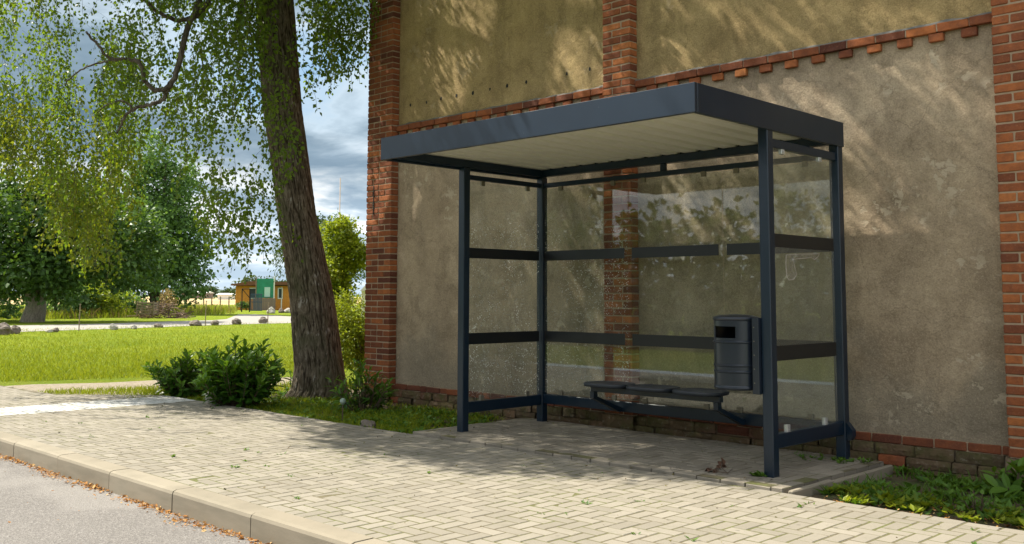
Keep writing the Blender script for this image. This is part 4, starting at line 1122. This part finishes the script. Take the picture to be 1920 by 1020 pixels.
laurel('laurel_bush', 'glossy cherry laurel bush, the smaller one on the left by the white paving', G(345, 745, -.05), .50, .63, 66, .125, .056, group='cherry laurel bushes')
laurel('laurel_bush', 'glossy cherry laurel bush, the larger one with upright shoots by the birch', G(449, 766, -.05), .55, .84, 90, .138, .062, group='cherry laurel bushes')
laurel('laurel_seedling', 'small dark laurel plant at the foot of the barn corner', G(681, 775, -.05), .37, .60, 30, .14, .034, cat='plant', upright=.6)
laurel('sapling', 'slim pale green sapling standing in front of the birch trunk', G(617, 746, -.05), .05, .42, 3, .075, .026, cat='plant', mat='weed', step=.03)
laurel('young_laurel', 'little laurel shoot at the left foot of the birch trunk', G(547, 742, -.05), .16, .32, 7, .085, .034, cat='plant')
laurel('dock_plant', 'broad-leaved dock plant in the bed at the right edge of the photo', G(1897, 930, -.06), .20, .22, 10, .15, .06, cat='plant', mat='weed', upright=.5)
laurel('bramble_plant', 'leafy green weed plant in the right bed beside the dock', G(1835, 968, -.045), .12, .17, 9, .05, .03, cat='plant', mat='weed', step=.02)
laurel('nettle_plant', 'upright light green weed in the sunny front of the right bed', G(1655, 938, -.045), .14, .10, 12, .05, .032, cat='plant', mat='weed', step=.018)

# ------------------------------------------------------------------ grass and ground cover (stuff)
def blades(name, pts, h, w, mat, lean=.35, kind='stuff'):
    n = len(pts); a = rng.uniform(0, 2 * pi, n); hh = h * rng.uniform(.5, 1.4, n)
    side = np.stack([np.cos(a), np.sin(a), np.zeros(n)], 1) * (w * rng.uniform(.7, 1.3, n))[:, None]
    tip = pts + np.stack([rng.normal(size=n) * lean * hh, rng.normal(size=n) * lean * hh, hh], 1)
    mid = pts * .45 + tip * .55 + np.stack([np.zeros(n), np.zeros(n), hh * .12], 1)
    v = np.stack([pts - side, pts + side, mid + side * .7, tip, mid - side * .7], 1).reshape(-1, 3)
    f = np.arange(len(v)).reshape(-1, 5)
    return link_mesh(name, v.tolist(), f.tolist(), mat, None, False, None, np.clip(rng.normal(.5, .25, n), 0, 1), kind)
def scatter_view(n, poly, z):
    """spread points over a ground polygon, thinning with distance"""
    poly = np.array(poly, float); out = []
    x0, y0 = poly.min(0); x1, y1 = poly.max(0)
    while len(out) < n:
        u = rng.uniform(x0, x1); v = rng.uniform(y0, y1); c = False; j = len(poly) - 1
        for i in range(len(poly)):
            if (poly[i, 1] > v) != (poly[j, 1] > v) and u < (poly[j, 0] - poly[i, 0]) * (v - poly[i, 1]) / (poly[j, 1] - poly[i, 1]) + poly[i, 0]: c = not c
            j = i
        if c: out.append(G(u, v, z))
    return np.array(out)
lawn_poly = [(-120, 622), (120, 616), (300, 611), (560, 603), (640, 604), (640, 699), (420, 703), (200, 711), (0, 717), (-120, 719)]
blades('lawn_grass', scatter_view(34000, lawn_poly, -.075), .065, .006, M['grass'], .5)
tall_poly = [(-120, 598), (60, 600), (240, 596), (330, 592), (410, 591), (440, 588), (445, 583), (400, 577), (330, 573), (250, 578), (150, 588), (-120, 588)]
blades('meadow_grass', scatter_view(6500, tall_poly, -.075), .45, .018, M['grass'], .35)
blades('dry_meadow_grass', scatter_view(2500, tall_poly, -.075), .55, .015, M['drygrass'], .35)
blades('verge_grass', scatter_view(5200, [(60, 742), (100, 736), (200, 733.5), (300, 729), (420, 725), (560, 723), (660, 722), (660, 735), (520, 742), (360, 745), (310, 741), (200, 743)], -.075), .07, .005, M['grass'], .5)
def in_bed(n, x0, x1, y0, y1, fn=None, z=-.05):
    out = []
    while len(out) < n:
        x, y = random.uniform(x0, x1), random.uniform(y0, y1)
        d = mnoise.noise(Vector((x * 1.6, y * 1.6, 3.3))) + .35
        if fn: d += fn(x, y)
        if random.random() < d: out.append((x, y, z))
    return np.array(out)
blades('bed_grass', np.concatenate([in_bed(7000, -12.2, -7.36, 6.04, 7.7, lambda x, y: .3 if y < 6.8 else -.05), in_bed(900, -13.2, -12.2, 5.5, 7.7)]), .06, .0045, M['grass'], .6)
blades('bed_weeds', in_bed(2600, -3.3, 1., 6.3, 7.65, lambda x, y: .25, -.06), .075, .006, M['weed'], .6)
def rosettes(name, pts, size, mat, nl=(5, 9)):
    V = []; T = []
    for p in pts:
        n = random.randint(*nl); a = rng.uniform(0, 2 * pi, n); s_ = size * random.uniform(.5, 1.4)
        ax = np.stack([np.cos(a), np.sin(a), rng.uniform(.15, .9, n)], 1)
        v, f = leaf_quads(np.repeat([p], n, 0) + rng.normal(size=(n, 3)) * .012 * np.array([1, 1, .4]), ax, np.tile([0, 0, 1.], (n, 1)) + rng.normal(size=(n, 3)) * .25, s_ * rng.uniform(.7, 1.2, n), s_ * rng.uniform(.35, .6, n), .08)
        V.append(v); T.append(np.clip(rng.normal(.45, .2, n) + rng.normal() * .15, 0, 1))
    v, f = cat_quads(V); return quads_obj(name, v, f, mat, np.concatenate(T), None, 'stuff')
rosettes('ground_cover', np.concatenate([in_bed(900, -12., -7.36, 6.05, 7.6, None), in_bed(1000, -3.3, 1.2, 6.12, 7.62, lambda x, y: .35 if y > 6.35 else -.05, -.05)]) + np.array([0, 0, .012]), .065, M['weed'])
rosettes('bright_ground_cover', in_bed(420, -3.25, 1.2, 6.10, 6.62, None, -.035) + np.array([0, 0, .02]), .06, M['bright_leaf'])  # lighter leaves along the bed front, its sunlight put into the colour
# little weeds in the paving joints
jp = []
while len(jp) < 46:
    x, y = random.uniform(-11.3, -1.5), random.uniform(3.5, 5.9)
    jp.append((round(x / .1) * .1, round(y / .1) * .1, 0.))
rosettes('joint_weeds', np.array(jp), .03, M['weed'], (4, 8))
rosettes('post_weeds', np.array([(-3.77 + random.uniform(-.05, .03), 6.345 + random.uniform(-.02, .01), .022) for _ in range(12)] + [(random.uniform(-4.1, -3.5), random.uniform(7.2, 7.6), .022) for _ in range(26)]), .04, M['weed'], (4, 8))
# dry litter along the kerb, leaf crumbs on the paving
def litter(name, pts, size, mat, z0=0.):
    n = len(pts); p = np.array(pts); p[:, 2] += rng.uniform(0, .012, n)
    a = rng.uniform(0, 2 * pi, n); ax = np.stack([np.cos(a), np.sin(a), rng.normal(size=n) * .35], 1)
    nr = np.tile([0, 0, 1.], (n, 1)) + rng.normal(size=(n, 3)) * .5
    ln = size * rng.uniform(.3, 1., n) * rng.uniform(.6, 2.2, n); v, f = leaf_quads(p, ax, nr, ln, ln * rng.uniform(.25, .75, n), .12)
    return quads_obj(name, v, f, mat, np.clip(rng.normal(.5, .28, n), 0, 1), None, 'stuff')
pts = []
while len(pts) < 5200:
    x = random.uniform(-14., 1.); wdt = .055 + .11 * max(0, mnoise.noise(Vector((x * 1.4, 0, 0))) + .35) 
    if random.random() > .55 + .9 * mnoise.noise(Vector((x * 2.3, 7, 0))): continue
    y = KY - .004 - abs(random.gauss(0, .5)) * wdt
    pts.append((x, y, RZ + .003))
litter('leaf_litter', pts, .022, M['dry'])
pts = [(random.uniform(-14, 1), KY - random.random() ** 2 * 1.2 - .1, RZ + .002) for _ in range(200)]
litter('scattered_leaf_litter', pts, .02, M['dry'])
m_crumb = leaf_mat('leaf_crumb', [(.05, .04, .02), (.12, .08, .03), (.16, .15, .03), (.06, .05, .03)], .05, .8, .1); M['crumb'] = m_crumb
pts = [(random.uniform(-12., -1.), KY + .2 + random.random() * 2.8, .004) for _ in range(420)] + [(random.uniform(-7.2, -3.5), random.uniform(6.1, 7.6), .024) for _ in range(120)]
litter('leaf_crumbs', pts, .017, M['crumb'])
pts = [(random.uniform(-3.2, 1), random.uniform(6.05, 6.6), -.035) for _ in range(800)]
litter('dry_bed_litter', pts, .03, M['dry'])

# ------------------------------------------------------------------ small things
def rock(name, label, base, sx, sy, sz, mat='rock', cat='rock', group=None, seed=0):
    n1, n2 = 18, 12; vs = []; fs = []
    for j in range(n2 + 1):
        th_ = pi * j / n2
        for i in range(n1):
            a = 2 * pi * i / n1; d = np.array([math.sin(th_) * math.cos(a), math.sin(th_) * math.sin(a), math.cos(th_)])
            r = 1 + .38 * mnoise.noise(Vector(tuple(d * 1.3 + seed * 3.7))) + .16 * mnoise.noise(Vector(tuple(d * 3.4 + seed)))
            vs.append((d[0] * sx * r, d[1] * sy * r, d[2] * sz * r + sz * .62))
    for j in range(n2):
        for i in range(n1): fs.append((j * n1 + i, (j + 1) * n1 + i, (j + 1) * n1 + (i + 1) % n1, j * n1 + (i + 1) % n1))
    o = link_mesh(name, vs, fs, M[mat], smooth=False); o.location = tuple(float(c) for c in base)
    return tag(o, label, cat, group)
gr = 'stones along the lawn edge'
for i, (u, v, w_, h_, mt, lb) in enumerate((
    (3, 624, .75, .5, 'rock', 'brown boulder at the left edge of the photo by the lane'),
    (28, 622, .50, .36, 'rock', 'dark rounded boulder second from the left beside the lane'),
    (92, 619.5, .34, .16, 'rock_pale', 'low pale flat stone at the lawn edge left of the thin stake'),
    (104, 619, .30, .22, 'rock', 'small brown stone touching the flat pale stone'),
    (213, 615, .36, .30, 'rock_pale', 'bright white rounded stone on the lawn edge'),
    (251, 613.5, .28, .20, 'rock_pale', 'little pale stone right of the bright white one'),
    (297, 611, .48, .22, 'rock', 'low dark stone half sunk at the lane edge in tree shade'),
    (367, 608, .62, .34, 'rock', 'wide wedge-shaped brown boulder beside the stake in the middle'),
    (403, 607, .46, .30, 'rock', 'smaller brown boulder right of the wedge-shaped one'),
    (443, 605.5, .58, .36, 'rock', 'humped grey-brown boulder third left from the birch trunk'),
    (493, 603.5, .52, .40, 'rock', 'rounded dark boulder nearest the birch trunk at the lane'))):
    p = G(u, v); rock('boulder', lb, (p[0], p[1], -.08), w_ * .45, w_ * .38, h_ * .50, mt, 'boulder', gr, i + 1)
for i, (u, v, w_, h_, mt, lb) in enumerate(((508, 586, .7, .5, 'rock_pale', 'pale slanting stone in front of the orange hut'), (527, 585, .5, .4, 'rock', 'dark stone by the hut next to the pale slanting one'), (541, 585, .8, .4, 'rock_pale', 'sandy stone by the hut partly behind the birch trunk'))):
    p = G(u, v); rock('boulder', lb, (p[0], p[1], -.08), w_ * .52, w_ * .42, h_ * .55, mt, 'boulder', 'stones by the hut', 20 + i)
p = G(402, 762, -.05); rock('field_stone', 'pale grey stone between the two cherry laurel bushes', (p[0], p[1], -.08), .11, .10, .15, 'rock_pale', 'stone', None, 31)
p = G(690, 806, -.05); rock('cobble', 'round grey stone in the grass near the pavement edge', (p[0], p[1], -.07), .10, .08, .075, 'rock', 'stone', None, 32)
for u, v, hgt, lb in ((148, 617, 1.0, 'thin green stake in the lawn edge on the left'), (385, 608, 1.1, 'thin grey stake beside the wedge-shaped boulder'), (502, 604, 1.0, 'thin stake beside the boulder nearest the birch')):
    p = G(u, v); mb = MB(); mb.tube([(0, 0, -.1), (.01, .0, hgt * .6), (0.02, .01, hgt)], [.022, .02, .016], 6); mb.tube([(0.02, .01, hgt), (0.02, .01, hgt + .04)], [.03, .02], 6)
    o = mb.build('stake', [M['wood_grey']]); o.location = (p[0], p[1], -.075); tag(o, lb, 'stake', 'stakes along the lawn edge')
# solar garden light
p = G(642, 797, -.05); gl = thing('garden_light', 'small white ball garden light on a thin stick in the bed', 'garden light', (p[0], p[1], -.05))
mb = MB(); mb.tube([(p[0], p[1], -.08), (p[0], p[1], .17)], .006, 8); mb.build('stick', [M['twig']], gl)
mb = MB(); mb.lathe([(.0, .160), (.016, .166), (.028, .18), (.033, .196), (.028, .212), (.016, .226), (0, .231)], p[0], p[1], 16); mb.build('ball', [simple('milky_glass', (.20, .27, .23), .15)], gl, smooth=True)
# twig with dead leaves on the platform
p = G(1340, 886, .02); tw = thing('twig', 'broken twig with brown dead leaves lying on the shelter floor', 'twig', (p[0], p[1], .02)); mb = MB()
q = [G(u, v, .03) for u, v in ((1328, 878), (1345, 884), (1364, 887), (1374, 879))]; mb.tube(q, [.004, .005, .004, .002], 5)
mb.tube([G(1364, 887, .03), G(1356, 880, .035), G(1350, 874, .04)], [.004, .003, .002], 5); mb.build('stick', [M['twig']], tw)
mb = MB()
for u, v in ((1328, 878), (1332, 879), (1338, 881), (1350, 873), (1354, 871), (1357, 873), (1344, 877)):
    for _ in range(3): big_leaf(mb, G(u, v, .035), rng.normal(size=3) * np.array([1, 1, .5]), np.array([0, 0, 1.]) + rng.normal(size=3) * .5, .06, .035, .1, .4)
mb.build('dead_leaves', [simple('dead_leaf_brown', (.10, .05, .028), .85)], tw)

# ------------------------------------------------------------------ far things
r2 = np.array([Rv[0], Rv[1], 0]); f2 = np.array([-Rv[1], Rv[0], 0])
def fbox(mb, o, a0, a1, b0, b1, z0, z1, mi=0, c=.01):
    """box in a frame turned to the view: a to the right, b away"""
    mb.cbox(a0, a1, b0, b1, z0, z1, c, mi, .5, M=np.column_stack([r2, f2, [0, 0, 1.]]), org=o)
HD = 97.; ho = dist_pt(446, HD, -.075); s_ = HD / FOC
hut = thing('hut', 'orange timber hut with flat dark roof beyond the lawn', 'hut', ho)
W_ = 150 * s_ * 1.03
mb = MB(); fbox(mb, ho, 0, W_, 0, 4, 0, 2.3)
for i in range(int(W_ / .16)): fbox(mb, ho, i * .16 + .01, i * .16 + .145, -.025, -.001, .05, 2.28, 0, .008)
mb.build('wall', [M['orange_wood']], hut)
mb = MB(); o_ = ho
mb.add([tuple(o_ + r2 * a + f2 * b + np.array([0, 0, z])) for a, b, z in ((-.35, -.5, 2.3), (W_ + .3, -.5, 2.42), (W_ + .3, 4.4, 2.42), (-.35, 4.4, 2.3), (-.35, -.5, 2.44), (1.6, -.5, 2.72), (W_ + .3, -.5, 2.62), (W_ + .3, 4.4, 2.62), (1.6, 4.4, 2.72), (-.35, 4.4, 2.44))],
       [(0, 3, 2, 1), (0, 1, 6, 5, 4), (4, 5, 8, 9), (5, 6, 7, 8), (1, 2, 7, 6), (2, 3, 9, 8, 7), (3, 0, 4, 9)])
mb.build('roof', [simple('rust_roof', (.16, .065, .03), .8)], hut)
for a, wd in ((25 * s_, 13 * s_), (76 * s_, 9 * s_)):
    mb = MB(); fbox(mb, ho, a, a + wd, -.07, -.028, 1.05, 2.12); wn = mb.build('window', [M['white']], hut); wn['base'] = hut['base']
    mb = MB(); fbox(mb, ho, a + .1, a + wd - .1, -.085, -.0705, 1.15, 2.02); mb.build('pane', [M['window_glass']], wn)
mb = MB(); fbox(mb, ho, 82 * s_, 84 * s_, -.07, -.028, 0, 2.2); mb.build('door_post', [M['white']], hut)
# green net screen and grey board fence in front of the hut
net = thing('net_screen', 'green netting screen on white posts before the orange hut', 'netting', dist_pt(484, HD - 2, -.075)); no = dist_pt(484, HD - 2, -.075)
m, nt = new_mat('green_net'); k = NT(nt)
k.out(k.n('ShaderNodeMixShader', {0: k.ramp(k.noise(k.obj(), 3, 3), [(.3, .72), (.7, .95)]), 1: k.n('ShaderNodeBsdfTransparent').outputs[0], 2: k.bsdf((.02, .26, .15), .7)}).outputs[0]); M['net'] = m
mb = MB(); fbox(mb, no, 0, 32 * s_, 0, .015, 1.15, 2.95, 0, .003); mb.build('net', [M['net']], net)
for a in (0, 32 * s_):
    mb = MB(); fbox(mb, no, a - .05, a + .05, -.06, -.002, 0, 3.15); mb.build('post', [M['white'] if a else M['wood_grey']], net)
mb = MB(); fbox(mb, no, 15 * s_, 25 * s_, -.05, -.02, 1.25, 2.15, 0, .005); mb.build('pale_panel', [simple('pale_teal', (.42, .62, .58), .6)], net)
bf = thing('board_fence', 'low grey-brown board fence below the green net', 'fence', dist_pt(484, HD - 2.4, -.075)); bo = dist_pt(484, HD - 2.4, -.075)
mb = MB()
for i in range(14): fbox(mb, bo, -.2 + i * .145, -.2 + i * .145 + .135, 0, .03, .0, 1.1 + .03 * (i % 3), 0, .005)
mb.build('boards', [M['grey_wall']], bf)
mb = MB(); fbox(mb, bo, -.2, 1.85, .031, .07, .3, .4, 0, .004); fbox(mb, bo, -.2, 1.85, .031, .07, .8, .9, 0, .004); mb.build('fence_rail', [M['grey_wall']], bf)
gd = HD - 12; go = dist_pt(457, gd, -.075); sg = gd / FOC
gt = thing('metal_gate', 'dark steel gate frame with blue mesh leaf left of the net', 'gate', go)
mb = MB(); fbox(mb, go, 0, .08, 0, .08, 0, 1.95); fbox(mb, go, 14 * sg, 14 * sg + .08, 0, .08, 0, 1.95); fbox(mb, go, .081, 14 * sg - .001, 0, .06, 1.88, 1.94)
a_ = go + np.array([0, 0, 1.9]); mb.tube([a_ + r2 * .05 + f2 * .04, go + r2 * (14 * sg) + f2 * .04 + np.array([0, 0, 1.2])], .03, 6); mb.build('gate_frame', [M['black']], gt)
mb = MB()
for i in range(9): fbox(mb, go, 14 * sg + .1 + i * .11, 14 * sg + .1 + i * .11 + .06, .02, .04, .1, 1.5, 0, .004)
for z in (.1, .8, 1.45): fbox(mb, go, 14 * sg + .09, 14 * sg + 1.1, .041, .07, z, z + .06, 0, .004)
mb.build('gate_leaf', [M['blue_metal']], gt)
for u, lb in ((458, 'dark round shrub tub left of the gate post'), (468, 'dark round shrub tub right inside the gate')):
    make_tree('potted_shrub', lb, dist_pt(u - 2, HD - 4, -.07), .9, .04, [(0, 0, .45, .35, .35, .38)], M['dark_leaf'], 24, 24, .11, .16, 'dark shrubs at the hut', cat='shrub', trunk_h=.5)
# wire fence along the field
fd = 118.
for i, u in enumerate((352, 372, 387, 402, 418, 434)):
    p = dist_pt(u, fd, -.075); mb = MB(); fbox(mb, np.zeros(3), -.06, .06, -.06, .06, -.1, 1.25, 0, .01)
    o = mb.build('fence_post', [M['wood_grey']]); o.location = tuple(p)
    tag(o, 'grey wooden post of the wire fence along the ripe field', 'fence post', 'posts of the field fence')
mb = MB()
for z in (.55, 1.0): mb.tube([dist_pt(u, fd - .08, z) for u in (335, 352, 372, 387, 402, 418, 434, 446)], .018, 4)
o = mb.build('fence_wire', [M['wood_grey']]); tag(o, 'two strands of fence wire strung along the ripe field', 'wire')
# crate and brush pile
cd = 62.; c0 = dist_pt(264, cd, .10)
cr_ = thing('wooden_crate', 'weathered slatted wooden crate standing in the tall grass', 'crate', c0)
mb = MB()
for i in range(5): fbox(mb, c0, 0, .95, 0, .03, .08 + i * .15, .17 + i * .15, 0, .004); fbox(mb, c0, 0, .95, .75, .78, .08 + i * .15, .17 + i * .15, 0, .004); fbox(mb, c0, 0, .03, .031, .749, .08 + i * .15, .17 + i * .15, 0, .004); fbox(mb, c0, .92, .95, .031, .749, .08 + i * .15, .17 + i * .15, 0, .004)
mb.build('slats', [M['wood_grey']], cr_)
for a, b in ((-.04, -.04), (.93, -.04), (-.04, .79), (.93, .79)):
    mb = MB(); fbox(mb, c0, a, a + .06, b - .02, b + .03, 0, .85, 0, .004); mb.build('corner_post', [M['wood_grey']], cr_)
b0 = dist_pt(312, 63, -.075); mb = MB()
for i in range(110):
    a = random.uniform(-1.4, 1.4); bb = random.uniform(-.7, .7); zz = max(.05, 1.0 * (1 - abs(a) / 1.7) * random.random())
    c = b0 + r2 * a + f2 * bb + np.array([0, 0, zz]); d = unit(np.array([random.gauss(0, 1), random.gauss(0, 1), random.gauss(0, .5)])) * random.uniform(.3, .8)
    mb.tube([c - d, c + d], [.03, .015], 5, random.randint(0, 1))
o = mb.build('brush_pile', [M['twig'], simple('dead_wood', (.32, .22, .15), .9)]); tag(o, 'heap of pale and brown cut branches beside the crate', 'brush pile')
origin_to(o, b0)
# distant buildings
def shed(label, u0, u1, dist, h, mat, roof, hr):
    o = dist_pt(u0, dist, -.075); w__ = (u1 - u0) * dist / FOC; t = thing('farm_building', label, 'building', o, 'far white farm buildings')
    mb = MB(); fbox(mb, o, 0, w__, 0, 10, 0, h, 0, .05); mb.build('wall', [mat], t)
    mb = MB(); Q = [tuple(o + r2 * a + f2 * b + np.array([0, 0, z])) for a, b, z in ((-.5, -.6, h), (w__ + .5, -.6, h), (w__ + .5, 5, h + hr), (-.5, 5, h + hr), (-.5, 10.6, h), (w__ + .5, 10.6, h))]
    mb.add(Q, [(0, 1, 2, 3), (3, 2, 5, 4), (0, 3, 4), (1, 5, 2), (0, 4, 5, 1)]); mb.build('roof', [roof], t)
shed('long low white building far away below the wooded hill', 345, 388, 420, 2.2, M['grey_wall'], M['white'], .8)
shed('white farm building far away in front of the hill, left of the hut', 412, 442, 330, 1.6, M['white'], M['white'], .5)
for u, dd, hh, lb in ((475, 210, 5.2, 'round dark tree far behind the hut roof on the left'), (505, 230, 5.0, 'dark distant tree behind the green net'), (548, 200, 5.0, 'distant tree over the right end of the hut roof'), (395, 600, 7, 'far tree at the foot of the wooded hill'), (430, 520, 4.6, 'far low tree above the white farm building')):
    make_tree('distant_tree', lb, dist_pt(u, dd), hh, .2, [(0, 0, hh * .6, hh * .42, hh * .4, hh * .4), (hh * .4, 0, hh * .5, hh * .38, hh * .4, hh * .36), (-hh * .4, 0, hh * .45, hh * .36, hh * .4, hh * .34)], M['far_leaf'], 90, 24, hh * .10, hh * .16, 'trees on the horizon')
# white house behind the hedge
h0 = dist_pt(680, 30, -.075); wh = thing('white_house', 'white gable wall of a house just behind the barn corner', 'house', h0)
mb = MB(); fbox(mb, h0, 0, 5, 0, 6, 0, 1.55); mb.build('wall', [M['white']], wh)
mb = MB(); Q = [tuple(h0 + r2 * a + f2 * b + np.array([0, 0, z])) for a, b, z in ((-.03, -.1, 1.52), (2.5, -.1, 4.2), (5.1, -.1, 1.52), (-.03, 6.1, 1.52), (2.5, 6.1, 4.2), (5.1, 6.1, 1.52))]
mb.add(Q, [(0, 2, 1), (3, 4, 5), (0, 1, 4, 3), (1, 2, 5, 4), (0, 3, 5, 2)]); mb.build('gable', [M['white']], wh)
# thin mast on the horizon
mp = dist_pt(637, 300, -.075); mb = MB(); mb.tube([(0, 0, 0), (0, 0, 37.)], [.22, .14], 6)
for z in (26, 30, 34): mb.tube([(-.5, 0, z), (.5, 0, z)], .06, 5)
o = mb.build('radio_mast', [simple('pale_mast', (.5, .42, .42), .6)]); o.location = tuple(mp); tag(o, 'thin radio mast rising over the trees right of the birch trunk', 'mast')
# hedge and trees across the road, mirrored in the panes
make_tree('roadside_hedge', 'long dense hedge along the verge across the road', (-6, -8.5, -.1), 4.2, .08, [(dx, dy, 1.7 + .5 * math.sin(dx * 1.9), 1.9, 1.0, 2.1) for dx, dy in [(t * .71, -t * .70) for t in np.arange(-26, 22, 2.4)]], M['dark_leaf'], 1500, 26, .26, .5, cat='hedge')
for i, (x, y, hgt, lb) in enumerate(((4, -15, 8, 'broad roadside tree across the road'), (-30, -17, 8, 'far left roadside tree across the road'))):
    make_tree('roadside_tree', lb, (x, y, -.1), hgt, .2, [(0, 0, hgt * .62, hgt * .30, hgt * .3, hgt * .36), (hgt * .2, 0, hgt * .45, hgt * .25, hgt * .25, hgt * .25), (-hgt * .2, 0, hgt * .42, hgt * .25, hgt * .25, hgt * .25)], M['dark_leaf'], 230, 34, .34, .6, 'trees across the road')
